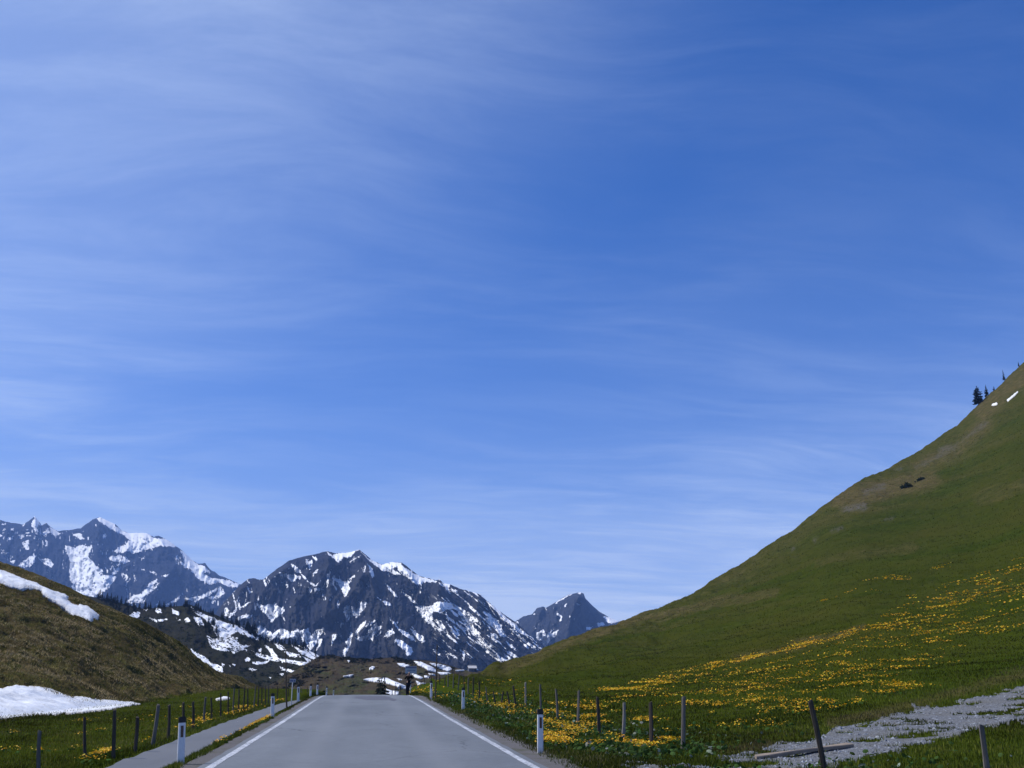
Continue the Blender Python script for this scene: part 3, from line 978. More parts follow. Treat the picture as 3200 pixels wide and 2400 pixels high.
# --- main rock mountain
top = Z(O2, S2_, [(150, 840), (250, 700), (340, 600), (420, 520), (480, 468), (540, 460), (580, 475), (620, 470), (700, 405), (840, 310), (960, 275), (1080, 250), (1170, 226), (1240, 248), (1350, 240),
                  (1445, 213), (1490, 250), (1560, 310), (1640, 345), (1720, 322), (1810, 325), (1870, 370), (1970, 445), (2100, 475)])
top += Z(O3, S3_, [(440, 40), (480, 25), (510, 60), (580, 75), (650, 110), (740, 130), (800, 150), (830, 155), (880, 205), (960, 270), (1060, 350), (1150, 405), (1250, 500), (1370, 610), (1480, 715), (1700, 900)])
SN_M = [Z(O2, S2_, p) for p in [
    [(1175, 228), (1215, 262), (1260, 250), (1300, 245), (1345, 236), (1440, 213), (1400, 235), (1370, 270), (1345, 290), (1310, 275), (1290, 300), (1270, 325), (1235, 290), (1195, 265)],
    [(985, 300), (1030, 320), (1035, 360), (1005, 365), (990, 335)], [(1035, 275), (1070, 275), (1080, 320), (1060, 300)],
    [(850, 335), (890, 350), (930, 385), (945, 420), (900, 410), (870, 365)], [(765, 410), (820, 425), (890, 430), (905, 450), (890, 480), (850, 490), (830, 460), (790, 440)],
    [(905, 440), (940, 450), (930, 480)], [(945, 420), (985, 450), (1010, 490), (1055, 510), (1060, 530), (1030, 515), (1000, 490), (960, 450)],
    [(1055, 535), (1112, 480), (1085, 520)], [(1060, 400), (1090, 375), (1085, 400), (1060, 430), (1040, 450)], [(1005, 540), (1030, 545), (1030, 580), (1010, 605), (1000, 570)],
    [(1060, 550), (1110, 545), (1095, 570), (1065, 580)], [(1165, 490), (1180, 485), (1175, 510), (1155, 520)],
    [(1230, 470), (1280, 475), (1320, 495), (1370, 485), (1345, 520), (1360, 545), (1335, 600), (1320, 615), (1300, 570), (1270, 510), (1250, 490)],
    [(1340, 470), (1400, 435), (1410, 450), (1360, 475)], [(1440, 395), (1490, 365), (1440, 392), (1420, 405)], [(1400, 300), (1460, 255), (1440, 280), (1370, 325), (1360, 320)],
    [(1480, 245), (1540, 298), (1590, 318), (1640, 348), (1700, 322), (1760, 322), (1800, 328), (1770, 360), (1720, 370), (1790, 420), (1760, 430), (1700, 400), (1640, 390), (1590, 350), (1540, 310), (1500, 270)],
    [(1520, 340), (1560, 380), (1575, 440), (1560, 460), (1540, 410)],
    [(1800, 330), (1850, 380), (1900, 410), (1960, 445), (2100, 478), (2090, 492), (1990, 485), (1975, 515), (1930, 500), (1890, 465), (1830, 430), (1790, 390)],
    [(1680, 515), (1740, 570), (1780, 620), (1750, 610), (1700, 560)], [(1800, 550), (1870, 610), (1920, 650), (1945, 690), (1900, 665), (1840, 610)],
    [(1590, 620), (1640, 650), (1700, 670), (1720, 690), (1690, 700), (1650, 670)],
    [(570, 680), (620, 700), (700, 690), (760, 715), (795, 710), (790, 750), (760, 770), (740, 790), (720, 800), (690, 835), (660, 800), (640, 770), (600, 740)],
    [(400, 790), (470, 775), (520, 780), (510, 800), (440, 810), (410, 830), (395, 810)],
    [(585, 870), (640, 890), (700, 940), (760, 900), (840, 925), (900, 905), (910, 950), (890, 990), (840, 970), (780, 990), (720, 970), (680, 1000), (620, 970), (575, 940)],
    [(925, 925), (1010, 900), (1030, 960), (1060, 920), (1140, 890), (1120, 940), (1080, 990), (1050, 1050), (1020, 1075), (1000, 1030), (965, 1000)],
    [(1095, 980), (1120, 990), (1110, 1040), (1070, 1090), (1085, 1030)], [(1315, 720), (1360, 700), (1370, 760), (1360, 800), (1340, 835), (1325, 790), (1310, 750)],
    [(1385, 710), (1430, 720), (1440, 670), (1510, 670), (1500, 710), (1450, 760), (1430, 805), (1405, 780), (1380, 790)], [(1210, 950), (1255, 955), (1235, 990), (1210, 1040)],
    [(1375, 930), (1385, 940), (1370, 1020), (1350, 1080), (1320, 1130), (1305, 1100), (1320, 1060), (1345, 990)], [(1430, 900), (1470, 850), (1500, 830), (1490, 870), (1460, 900), (1420, 950), (1410, 935)],
    [(1500, 870), (1610, 810), (1560, 850), (1510, 895)], [(1420, 975), (1500, 955), (1520, 920), (1590, 850), (1600, 880), (1640, 880), (1570, 960), (1555, 1000), (1530, 985), (1480, 1000), (1430, 990)],
    [(1590, 970), (1640, 910), (1630, 940), (1580, 980)], [(1660, 970), (1700, 905), (1750, 920), (1745, 945), (1690, 970)],
    [(1715, 815), (1760, 850), (1790, 900), (1850, 920), (1900, 960), (1930, 1000), (1890, 985), (1820, 945), (1770, 890), (1730, 850)],
    [(1760, 990), (1820, 1005), (1890, 1060), (1900, 1100), (1860, 1130), (1840, 1080), (1790, 1050), (1755, 1020)],
    [(1935, 700), (2000, 730), (2075, 700), (2070, 750), (2050, 790), (2065, 850), (2040, 840), (2000, 790), (1950, 740)], [(1900, 880), (1960, 950), (2000, 990), (1990, 1010), (1950, 970)],
    [(340, 565), (385, 545), (370, 575), (345, 582)], [(346, 590), (356, 600), (388, 715), (376, 725)], [(285, 780), (300, 720), (320, 740), (312, 790), (380, 720), (388, 740), (330, 797)],
    [(425, 720), (480, 665), (502, 668), (450, 710)], [(470, 530), (520, 580), (500, 590)], [(1475, 700), (1500, 700), (1490, 730)], [(810, 515), (835, 520), (820, 545)], [(190, 700), (215, 690), (205, 730)]]]
SN_M += [Z(O3, S3_, p) for p in [
    [(220, 15), (300, 8), (440, 42), (400, 55), (330, 50), (290, 75), (250, 50)], [(530, 68), (575, 62), (560, 110), (540, 130)],
    [(270, 260), (400, 270), (415, 290), (410, 390), (380, 410), (340, 360), (300, 310)], [(440, 235), (540, 230), (620, 260), (690, 300), (700, 320), (640, 310), (600, 285), (530, 290), (500, 320), (430, 300)],
    [(455, 385), (490, 390), (520, 430), (545, 480), (500, 510), (470, 470)], [(530, 290), (550, 340), (570, 420), (600, 460), (650, 500), (630, 508), (580, 465), (545, 380)],
    [(230, 460), (330, 520), (350, 560), (320, 570), (270, 520)], [(640, 310), (720, 330), (800, 370), (760, 420), (800, 470), (850, 540), (820, 550), (740, 470), (690, 400), (660, 350)],
    [(890, 360), (960, 380), (1020, 430), (1010, 450), (1060, 520), (1000, 510), (940, 440), (890, 400)], [(970, 285), (1010, 310), (1040, 350), (1090, 390), (1180, 460), (1230, 510), (1180, 490), (1080, 420), (1010, 370)],
    [(1060, 430), (1150, 490), (1230, 560), (1290, 600), (1340, 640), (1280, 620), (1200, 560), (1110, 490)], [(810, 565), (890, 620), (910, 650), (970, 680), (1060, 720), (1100, 740), (1060, 760), (990, 740), (940, 700), (880, 650)],
    [(860, 540), (960, 610), (1050, 680), (1120, 730), (1080, 720), (980, 650)], [(1040, 640), (1110, 700), (1150, 720), (1180, 715), (1120, 670)], [(1050, 560), (1100, 590), (1140, 640), (1100, 620)],
    [(880, 200), (960, 270), (1000, 330), (960, 300)], [(760, 480), (830, 530), (900, 590), (880, 600), (800, 540)], [(700, 390), (760, 430), (840, 500), (800, 500), (730, 440)],
    [(420, 630), (460, 640), (490, 690), (460, 680)], [(680, 640), (700, 650), (690, 730), (680, 720)], [(540, 680), (560, 720), (545, 710)]]]
RIB_M = [(Z(O2, S2_, p), w_, a_) for p, w_, a_ in [
    ([(1450, 215), (1510, 330), (1545, 480), (1580, 600), (1690, 830), (1760, 1000), (1860, 1150)], 75, 190), ([(1180, 228), (1190, 340), (1140, 440), (1060, 560)], 45, 110),
    ([(840, 312), (700, 450), (590, 600), (480, 800)], 60, 120), ([(1820, 330), (1900, 480), (2080, 700), (2150, 900)], 55, 120), ([(480, 470), (420, 560), (330, 760)], 40, 110),
    ([(1500, 380), (1400, 560), (1330, 650), (1180, 760)], 42, 100), ([(1190, 460), (1200, 600), (1150, 760)], 36, 90), ([(1560, 800), (1440, 980), (1350, 1120)], 42, 85),
    ([(1290, 840), (1260, 960), (1200, 1080)], 40, 80), ([(2140, 468), (2120, 600), (2140, 700)], 28, 80), ([(900, 600), (880, 760), (930, 880)], 45, 80), ([(1040, 1000), (1060, 1090), (1130, 1140)], 34, 60),
    ([(980, 280), (1000, 400), (960, 520)], 32, 60)]]
RIB_M += [(Z(O3, S3_, p), w_, a_) for p, w_, a_ in [
    ([(480, 30), (500, 150), (540, 330), (600, 480), (720, 640), (760, 760)], 46, 110), ([(820, 155), (800, 300), (860, 440), (960, 560)], 40, 90), ([(620, 560), (600, 650), (640, 760)], 32, 60)]]


def rel_m(PX, PY, t):
    skew = np.where(PX > 1330, (PX - 1330) * 0.0 + PY * 0.75, 0)
    wpx = PX - skew + fbm(PX / 50, PY / 50, 3, 102) * 12
    return ribs(PX, PY, RIB_M) * 1.6 + fbm(wpx / 26, PY / 70, 5, 103, 0.55, True) * 75 + fbm(PX / 9, PY / 14, 5, 104, 0.7) * 40


def msk_m(PX, PY, t):
    s = snow_mask(PX, PY, SN_M, 4, 9, 130, 1.10)
    right = smooth(1250, 1430, PX)
    # thin snow lying in the grooves that run down to the right
    g = fbm((PX * 0.62 - PY * 0.78) / 7.5, (PX * 0.78 + PY * 0.62) / 46, 4, 140, 0.6)
    st = smooth(0.10, 0.30, g) * right * smooth(2085, 2040, PY) * 0.8
    wpx = PX - np.where(PX > 1330, PY * 0.75, 0) + fbm(PX / 50, PY / 50, 3, 102) * 12
    gully = fbm(wpx / 26, PY / 70, 5, 103, 0.55, True)
    dots = smooth(0.34, 0.52, fbm(wpx / 5, PY / 24, 4, 144, 0.6) - 0.6 * gully + 0.3 * fbm(PX / 45, PY / 45, 2, 149) + 0.02) * 0.8 * smooth(2060, 1960, PY)
    s = s * (1 - 0.8 * smooth(0.36, 0.52, fbm(wpx / 6, PY / 20, 4, 155, 0.65)))
    s = np.maximum(s, np.maximum(st, dots))
    veg = smooth(0.15, 0.6, ribs(PX, PY, RIB_M) / 90) * smooth(1700, 1900, PY + 60 * fbm(PX / 40, PY / 40, 3, 150))
    return np.stack([s, 0.75 * veg, 0.42 + 0.25 * fbm(PX / 24, PY / 24, 3, 146) + 0.35 * fbm((PX * 0.35 + PY) / 5, PX / 130, 4, 147, 0.6)], -1)


sheet('rock_mountain', top, [(640, 2130), (1830, 2130)], [(640, 3700), (1100, 3600), (1500, 3300), (1830, 3000)], [(640, 2500), (1830, 2400)], 2.0, 210, M['main_rock'], rel_m, msk_m, 1.6, 0.9, seed=25)

# --- wooded slope with snow patches behind the left hill
top = Z(O8, S8_, [(-700, 60), (-300, 70), (70, 135), (270, 185), (480, 235), (700, 215), (900, 200), (1000, 245), (1150, 300), (1300, 365), (1480, 480), (1560, 520), (1700, 540), (1880, 560), (1960, 612), (2080, 672), (2130, 700), (2250, 800), (2400, 900)])
SN_W = [Z(O8, S8_, p) for p in [
    [(360, 290), (400, 265), (445, 270), (430, 310), (390, 312)], [(480, 245), (525, 222), (505, 252)], [(535, 315), (600, 330), (650, 325), (640, 345), (590, 347)], [(660, 325), (700, 318), (680, 336)],
    [(585, 245), (610, 222), (642, 260), (600, 272)], [(730, 236), (795, 265), (782, 295), (740, 275)], [(840, 332), (870, 312), (892, 335), (860, 352)], [(770, 320), (805, 325), (790, 336)],
    [(945, 248), (1000, 282), (1060, 308), (1130, 338), (1200, 368), (1280, 388), (1370, 408), (1440, 458), (1495, 503), (1420, 492), (1350, 462), (1290, 440), (1240, 470), (1300, 480), (1290, 510), (1330, 540), (1400, 540), (1310, 585), (1260, 592), (1200, 562), (1150, 530), (1150, 480), (1120, 440), (1110, 390), (1050, 342), (980, 302)],
    [(930, 315), (980, 318), (1012, 382), (960, 372)], [(1055, 483), (1100, 508), (1150, 508), (1200, 560), (1310, 580), (1220, 600), (1130, 592), (1080, 562)], [(1255, 612), (1335, 598), (1285, 628)],
    [(912, 600), (960, 636), (1022, 662), (1080, 716), (1150, 736), (1165, 782), (1130, 780), (1050, 735), (990, 695), (940, 645)], [(1378, 682), (1398, 664), (1420, 672), (1418, 694), (1385, 698)], [(1500, 588), (1528, 588), (1520, 612), (1500, 608)],
    [(1780, 545), (1900, 605), (2000, 665), (1985, 682), (1880, 632)], [(1850, 555), (1960, 605), (2085, 655), (2065, 685), (1960, 632)], [(1480, 615), (1560, 645), (1640, 665), (1760, 685), (1880, 700), (1990, 705), (1955, 738), (1850, 728), (1750, 708), (1640, 694), (1540, 668)],
    [(1450, 708), (1540, 703), (1590, 688), (1560, 718), (1480, 728)], [(1555, 555), (1620, 598), (1665, 662), (1620, 655)], [(1630, 535), (1700, 555), (1735, 592), (1690, 594)], [(1740, 615), (1850, 636), (1862, 662), (1770, 654)],
    [(1700, 748), (1760, 766), (1800, 778), (1850, 786), (1876, 752), (1894, 752), (1890, 782), (1860, 802), (1780, 794), (1720, 778)], [(1418, 763), (1492, 773), (1440, 785)], [(1678, 803), (1716, 803), (1710, 824)],
    [(1762, 823), (1792, 823), (1775, 854)], [(1590, 838), (1612, 838), (1600, 852)], [(1165, 713), (1194, 723), (1182, 747)], [(1268, 722), (1292, 722), (1282, 744)], [(1238, 735), (1252, 735), (1246, 757)],
    [(1990, 700), (2085, 655), (2090, 672), (2000, 730), (1960, 738)], [(1370, 590), (1400, 600), (1390, 612)], [(1880, 650), (1960, 690), (1930, 700)]]]


def rel_w(PX, PY, t):
    return fbm(PX / 40, PY / 30, 4, 203) * 22 + fbm(PX / 9, PY / 7, 4, 204, 0.6) * 5


def msk_w(PX, PY, t):
    s = snow_mask(PX, PY, SN_W, 3.5, 8, 230, 1.18)
    scrub = fbm((PX * 0.85 + PY * 0.5) / 13, (PY * 0.85 - PX * 0.5) / 4.5, 4, 240, 0.65)
    s = s * (1 - smooth(0.30, 0.42, scrub))
    return np.stack([s, 0.5 + 0.5 * fbm(PX / 30, PY / 20, 3, 246), 0.4 + 0.35 * fbm(PX / 14, PY / 10, 3, 247)], -1)


wood_slope, wood_surf = sheet('wooded_slope', top, [(30, 2215), (1130, 2215)], [(30, 800), (500, 900), (800, 980), (1130, 900)], [(30, 260), (1130, 300)], 2.0, 170, M['wood_slope'], rel_w, msk_w, 1.0, 0.5, gam=1.15, seed=35)

# --- brown knoll beyond the crest of the road
top = [(780, 2168), (840, 2142), (900, 2108), (950, 2078), (995, 2052), (1036, 2047), (1071, 2053), (1153, 2060), (1234, 2053), (1275, 2063), (1315, 2062), (1356, 2067), (1400, 2078), (1450, 2094), (1500, 2098), (1560, 2096), (1650, 2092), (1760, 2100)]


def rel_k(PX, PY, t):
    return fbm(PX / 60, PY / 22, 4, 303) * 26 + fbm(PX / 13, PY / 6, 4, 304, 0.6) * 6


def msk_k(PX, PY, t):
    g = 0.25 + 0.75 * smooth(-0.1, 0.4, fbm(PX / 45, PY / 16, 3, 346)) * smooth(2060, 2110, PY)
    dark = smooth(2075, 2058, PY - 18 * fbm(PX / 25, PY / 25, 3, 347)) * 0.75
    dark = np.maximum(dark, 0.8 * smooth(22, 6, seg_dist(PX, PY, [(1015, 2122), (1050, 2117)])[0] + 4 * fbm(PX / 8, PY / 8, 2, 348)))
    dark = np.maximum(dark, 0.75 * smooth(1060, 960, PX + (PY - 2060) * 0.9 + 25 * fbm(PX / 20, PY / 14, 3, 349)))
    return np.stack([PX * 0, g * (1 - dark * 0.6), 0.55 - 0.55 * dark + 0.3 * fbm(PX / 16, PY / 7, 3, 350)], -1)


knoll, knoll_surf = sheet('brown_knoll', top, [(780, 2250), (1760, 2250)], [(780, 420), (1000, 640), (1300, 700), (1480, 760), (1760, 800)], [(780, 235), (1760, 245)], 2.0, 130, M['knoll_turf'], rel_k, msk_k, 0.8, 0.5, gam=1.3, seed=45)


# ------------------------------------------------------------------ snow patches lying on the land
def drape(name, poly, surf, step, thick, warp, wsc, seed, mat, kind=None, label=None, near=False, skirt=0.8, flat=False, holes=None):
    poly = np.asarray(poly, float)
    (x0, y0), (x1, y1) = poly.min(0) - 3, poly.max(0) + 3
    gx, gy = np.arange(x0, x1 + step, step), np.arange(y0, y1 + step, step)
    PX, PY = np.meshgrid(gx, gy)
    wx = fbm(PX / wsc, PY / wsc, 3, seed, 0.6) * warp
    wy = fbm(PX / wsc, PY / wsc, 3, seed + 5, 0.6) * warp * 0.6
    ins = inside(PX + wx, PY + wy, poly)
    d, _ = seg_dist(PX + wx, PY + wy, list(map(tuple, poly)) + [tuple(poly[0])])
    if near:
        cx, cy = np.linspace(x0, x1, 40), np.linspace(y0, y1, 24)
        CX, CYY = np.meshgrid(cx, cy)
        DD = hit(CX.ravel(), CYY.ravel()).reshape(CX.shape)
        bad = np.isnan(DD)
        DD[bad] = np.nanmax(DD)
        fx, fy = (PX - x0) / (x1 - x0) * 39, (PY - y0) / (y1 - y0) * 23
        ix, iy = np.clip(fx.astype(int), 0, 38), np.clip(fy.astype(int), 0, 22)
        fx, fy = fx - ix, fy - iy
        iv = 1 / DD
        D = 1 / ((iv[iy, ix] * (1 - fx) + iv[iy, ix + 1] * fx) * (1 - fy) + (iv[iy + 1, ix] * (1 - fx) + iv[iy + 1, ix + 1] * fx) * fy)
    else:
        D = surf(PX, PY)
    P = at(PX, PY, D)
    if near:
        sm, sr, sl = land(P[..., 0], P[..., 1])
        bb = bumps(P[..., 0], P[..., 1], sr, sl)
        P[..., 2] = sm + bb * np.where(sr > 0, 1.0, 1.0 if flat else 0.35)
    if holes is not None:
        ins &= holes(P[..., 0], P[..., 1])
    pxm = np.median(D) / F                       # metres per photograph pixel there
    edge = np.clip(d * pxm / max(thick * 2.5, 0.01), 0, 1) ** 0.5
    P[..., 2] += thick * (0.25 + 0.75 * edge) if not flat else thick
    cell = ins[:-1, :-1] & ins[1:, :-1] & ins[:-1, 1:] & ins[1:, 1:]
    f = grid_faces(*PX.shape, keep=cell)
    used, inv = np.unique(f.ravel(), return_inverse=True)
    f = inv.reshape(-1, 4)
    V = P.reshape(-1, 3)[used]
    ec = edge.ravel()[used]
    # skirt: every open edge is carried down into the land
    e = np.concatenate([f[:, [0, 1]], f[:, [1, 2]], f[:, [2, 3]], f[:, [3, 0]]])
    key = np.sort(e, 1)
    _, idx, cnt = np.unique(key, axis=0, return_index=True, return_counts=True)
    oe = e[idx[cnt == 1]]
    n0 = len(V)
    if skirt:
        low = V.copy()
        low[:, 2] -= skirt
        V = np.concatenate([V, low])
        ec = np.concatenate([ec, ec * 0])
        f = np.concatenate([f, np.stack([oe[:, 1], oe[:, 0], oe[:, 0] + n0, oe[:, 1] + n0], -1)])
    o = mesh_np(name, V, f[:, ::-1], mat, np.repeat(ec[:, None], 3, 1), True)
    if kind:
        o['kind'] = kind
    if label:
        tag(o, label, 'snow patch', 'snow patches')
    return o


P1 = Z(O1, S1_, [(-60, 600), (0, 620), (160, 680), (230, 715), (330, 740), (450, 800), (560, 830), (600, 860), (585, 890), (620, 915), (670, 935), (690, 915), (740, 925), (800, 965), (860, 1020), (850, 1060), (770, 1110),
                 (740, 1090), (700, 1070), (620, 1030), (560, 970), (500, 940), (430, 900), (360, 855), (350, 830), (300, 810), (200, 810), (130, 800), (0, 775), (-60, 765)])
drape('snow_patch', P1, None, 1.6, 0.95, 4, 16, 401, M['snow'], near=True, label='long tongue of snow running down across the brown hillside')
P2 = Z((0, 1960), 2.212, [(-60, 425), (0, 415), (90, 402), (200, 412), (300, 425), (420, 450), (500, 478), (620, 495), (750, 508), (900, 520), (980, 535), (880, 552), (780, 570), (600, 590), (300, 615), (0, 645), (-60, 650)])
drape('snow_patch', P2, None, 1.6, 0.22, 3, 22, 402, M['snow'], near=True, label='wide snow lens at the foot of the brown hill beside the meadow')
drape('snow_patch', Z((0, 1960), 2.212, [(1485, 500), (1530, 490), (1545, 484), (1575, 486), (1595, 497), (1560, 503), (1500, 506)]), None, 0.8, 0.3, 1.0, 8, 403, M['snow'], near=True,
      label='small flat snow remnant in the meadow behind the fence posts')
drape('snow_patch', Z((3000, 1100), 8.295, [(810, 1425), (860, 1385), (950, 1375), (990, 1400), (960, 1425), (880, 1450)]), None, 0.7, 0.8, 0.5, 8, 404, M['snow'], near=True,
      label='small round snow patch high on the green hill below the spruces')
drape('snow_patch', Z((3000, 1100), 8.295, [(1210, 1295), (1290, 1245), (1400, 1160), (1500, 1080), (1530, 1085), (1430, 1185), (1320, 1265), (1240, 1315)]), None, 0.7, 0.8, 0.4, 8, 405, M['snow'], near=True,
      label='thin slanting snow streak high on the green hill')
KN = [([(1230, 460), (1300, 443), (1400, 438), (1520, 443), (1560, 468), (1640, 498), (1740, 538), (1800, 563), (1760, 575), (1660, 558), (1590, 532), (1510, 508), (1400, 492), (1280, 477)], 'long snow band across the brown knoll behind the small spruces'),
      ([(995, 420), (1130, 398), (1090, 432), (1030, 434)], 'wedge of snow at the left of the brown knoll'),
      ([(1300, 325), (1340, 306), (1377, 313), (1350, 342), (1303, 347)], 'small rounded snow patch below the dark scrub of the knoll'),
      ([(1618, 272), (1700, 272), (1772, 296), (1740, 328), (1660, 308)], 'snow patch just above the left corner of the road sign'),
      ([(1808, 245), (1900, 252), (1980, 292), (2030, 308), (2072, 348), (2080, 378), (1990, 362), (1930, 322), (1860, 292)], 'large slanting snow patch on the knoll right of the road sign'),
      ([(1988, 268), (2080, 272), (2240, 312), (2262, 345), (2212, 367), (2150, 348), (2060, 308)], 'snow patch on the knoll crossed by the tall thin pole'),
      ([(1785, 388), (1850, 402), (1932, 440), (1900, 458), (1830, 432)], 'narrow snow strip beside the standing person'),
      ([(1968, 383), (2060, 398), (2072, 418), (2000, 403)], 'thin snow sliver left of the tall pole'),
      ([(2078, 373), (2212, 376), (2260, 392), (2212, 404), (2120, 402)], 'flat snow strip right of the tall pole'),
      ([(1935, 412), (2002, 418), (1992, 443), (1938, 443)], 'small square snow patch behind the fence posts on the knoll'),
      ([(1838, 468), (1900, 498), (1958, 500), (1930, 545), (1880, 580), (1858, 532)], 'low snow patch between the person and the grassy verge'),
      ([(1495, 565), (1560, 588), (1645, 600), (1640, 640), (1495, 645)], 'snow patch just above the crest of the road'),
      ([(1615, 443), (1702, 464), (1650, 468)], 'tiny snow sliver left of the standing person'),
      ([(1048, 238), (1092, 238), (1070, 268)], 'tiny snow spot among the trees at the left of the knoll'),
      ([(2290, 350), (2400, 345), (2405, 358), (2300, 362)], 'thin snow line below the mountain hut')]
for i, (p, lb) in enumerate(KN):
    drape('snow_patch', Z(O5, S5_, p), knoll_surf, 0.8, 0.9, 1.2, 7, 420 + i, M['snow'], label=lb, skirt=2.0)

# ------------------------------------------------------------------ air
hx0, hx1, hy0, hy1, hz0, hz1 = -10200, 10200, -9700, 10400, -53, 1300
V = [(x, y, z) for z in (hz0, hz1) for y in (hy0, hy1) for x in (hx0, hx1)]
fc = [(0, 2, 3, 1), (4, 5, 7, 6), (0, 1, 5, 4), (2, 6, 7, 3), (0, 4, 6, 2), (1, 3, 7, 5)]
hm = bpy.data.materials.new('haze')
hm.use_nodes = True
t = hm.node_tree
t.nodes.clear()
vo = nd(t, 'ShaderNodeVolumePrincipled')
vo.inputs['Color'].default_value = (0.27, 0.48, 1.0, 1)
vo.inputs['Density'].default_value = 7.5e-5
vo.inputs['Anisotropy'].default_value = 0.0
mo = nd(t, 'ShaderNodeOutputMaterial')
t.links.new(vo.outputs[0], mo.inputs['Volume'])
hz = mesh_np('haze', V, np.array(fc), hm)
hz['kind'] = 'stuff'


# ------------------------------------------------------------------ road, path and gravel
def bend(y):
    """The road swings left once it is over the crest."""
    return -np.maximum(y - 125, 0) ** 2 * 0.0012


def strip(name, x0, x1, ys, dz, mat, parent=None, nx=2, crown=0.0, wob=0.0, seed=0, zf=None):
    ys = np.asarray(ys, float)
    rows = []
    for j, u in enumerate(np.linspace(0, 1, nx)):
        xx = x0 + (x1 - x0) * u + bend(ys)
        if wob and j in (0, nx - 1):
            xx = xx + fbm(ys / 1.1, ys * 0 + j * 7 + seed, 4, seed, 0.6) * wob
        zz = (road_z(ys) if zf is None else zf(xx, ys)) + dz + crown * (1 - ((x0 + (x1 - x0) * u) / 3.05) ** 2)
        rows.append(np.stack([xx, ys, zz], -1))
    P = np.stack(rows, 1)
    return mesh_np(name, P, grid_faces(len(ys), nx), mat, None, True, parent)


YS = np.concatenate([np.arange(-12, 130, 0.5), np.arange(130, 190, 1.0)])
sh_r = strip('shoulder', 2.7, 3.75, YS, -0.012, M['shoulder'], nx=4, wob=0.16, seed=3)
sh_r['kind'] = 'structure'
sh_l = strip('shoulder', -3.40, -2.7, YS, -0.012, M['shoulder'], nx=4, wob=0.10, seed=4)
sh_l['kind'] = 'structure'
road = strip('road', -3.02, 3.02, YS, 0.0, M['asphalt'], nx=13, crown=0.05, wob=0.03, seed=9)
road['kind'] = 'structure'
for x0 in (-2.87, 2.73):
    ln = strip('edge_line', x0, x0 + 0.14, YS, 0.004, M['line_paint'], road, nx=2, crown=0.05, wob=0.018, seed=11)
for (cx, cy, rx, ry, sd_) in ((0.3, 60.5, 1.0, 4.2, 1), (1.35, 57.5, 0.22, 2.6, 2), (0.9, 62.5, 0.5, 2.6, 3)):
    a = np.linspace(0, 2 * math.pi, 29)[:-1]
    rad = 1 + 0.35 * fbm(np.cos(a) * 1.5 + sd_ * 5, np.sin(a) * 1.5, 3, 12 + sd_)
    x, y = cx + rx * rad * np.cos(a), cy + ry * rad * np.sin(a)
    zf = lambda x, y: road_z(y) + 0.05 * (1 - (x / 3.05) ** 2) + 0.005
    V = np.concatenate([[[cx, cy, zf(cx, np.array(cy))]], np.stack([x, y, zf(x, y)], -1)])
    mesh_np('tar_patch', V, np.array([(0, i + 1, (i + 1) % 28 + 1) for i in range(28)]), M['tar'], None, True, road)

pathz = lambda x, y: land(x, y)[0]
YP = np.concatenate([np.arange(0, 110, 0.5)])
pth = strip('path', PATH_L + 0.12, PATH_R - 0.10, YP, 0.035, M['path'], nx=6, wob=0.14, seed=6, zf=pathz)
pth['kind'] = 'structure'

TRACK = [(3420, 2085), (3200, 2150), (3014, 2191), (2878, 2213), (2765, 2245), (2607, 2281), (2516, 2313), (2349, 2344), (2200, 2376), (2050, 2384), (1900, 2380), (1800, 2386), (1790, 2430),
         (2000, 2440), (2350, 2420), (2584, 2396), (2697, 2367), (2810, 2344), (2923, 2317), (3059, 2272), (3200, 2247), (3420, 2180)]
TRK = drape('gravel_track', TRACK, None, 2.5, 0.022, 34, 40, 501, M['gravel'], kind='structure', near=True, skirt=0.05, flat=True,
            holes=lambda x, y: fbm(x / 1.2, y / 1.2, 4, 74, 0.6) + 0.25 * fbm(x / 0.25, y / 0.25, 2, 75) > -0.32 + 0.6 * smooth(8.6, 6.6, x))
Tw = ground_at([p[0] for p in TRACK], [p[1] for p in TRACK])[0][:, :2]


def stones(name, x, y, r, col, seed):
    """Low angular stones, 8 corners each."""
    g = np.random.default_rng(seed)
    n = len(x)
    base = np.array([(1, 0, 0), (0, 1, 0), (-1, 0, 0), (0, -1, 0), (0, 0, 1), (0, 0, -1)], float)
    v = base[None] * (1 + g.uniform(-0.35, 0.35, (n, 6, 1))) + g.uniform(-0.2, 0.2, (n, 6, 3))
    v *= (r[:, None, None] * np.stack([g.uniform(0.8, 1.4, n), g.uniform(0.7, 1.2, n), g.uniform(0.45, 0.8, n)], -1)[:, None])
    a = g.uniform(0, 6.28, n)
    c, s = np.cos(a)[:, None], np.sin(a)[:, None]
    X, Y = v[..., 0] * c - v[..., 1] * s, v[..., 0] * s + v[..., 1] * c
    zz = height(x, y) + r * 0.25
    P = np.stack([X + x[:, None], Y + y[:, None], v[..., 2] + zz[:, None]], -1)
    tri = np.array([(0, 1, 4), (1, 2, 4), (2, 3, 4), (3, 0, 4), (1, 0, 5), (2, 1, 5), (3, 2, 5), (0, 3, 5)])
    Fc = (tri[None] + 6 * np.arange(n)[:, None, None]).reshape(-1, 3)
    o = mesh_np(name, P, Fc, M['stone'], np.repeat(col, 6, 0))
    o['kind'] = 'stuff'
    return o


def polar_pts(n, a0, a1, r0, r1, seed, power=0.0):
    g = np.random.default_rng(seed)
    ph = np.radians(g.uniform(a0, a1, n))
    u = g.uniform(0, 1, n)
    rho = np.exp(np.log(r0) + (np.log(r1) - np.log(r0)) * u) if power == 0 else (r0 ** power + (r1 ** power - r0 ** power) * u) ** (1 / power)
    return CAM[0] + rho * np.sin(ph), rho * np.cos(ph), rho


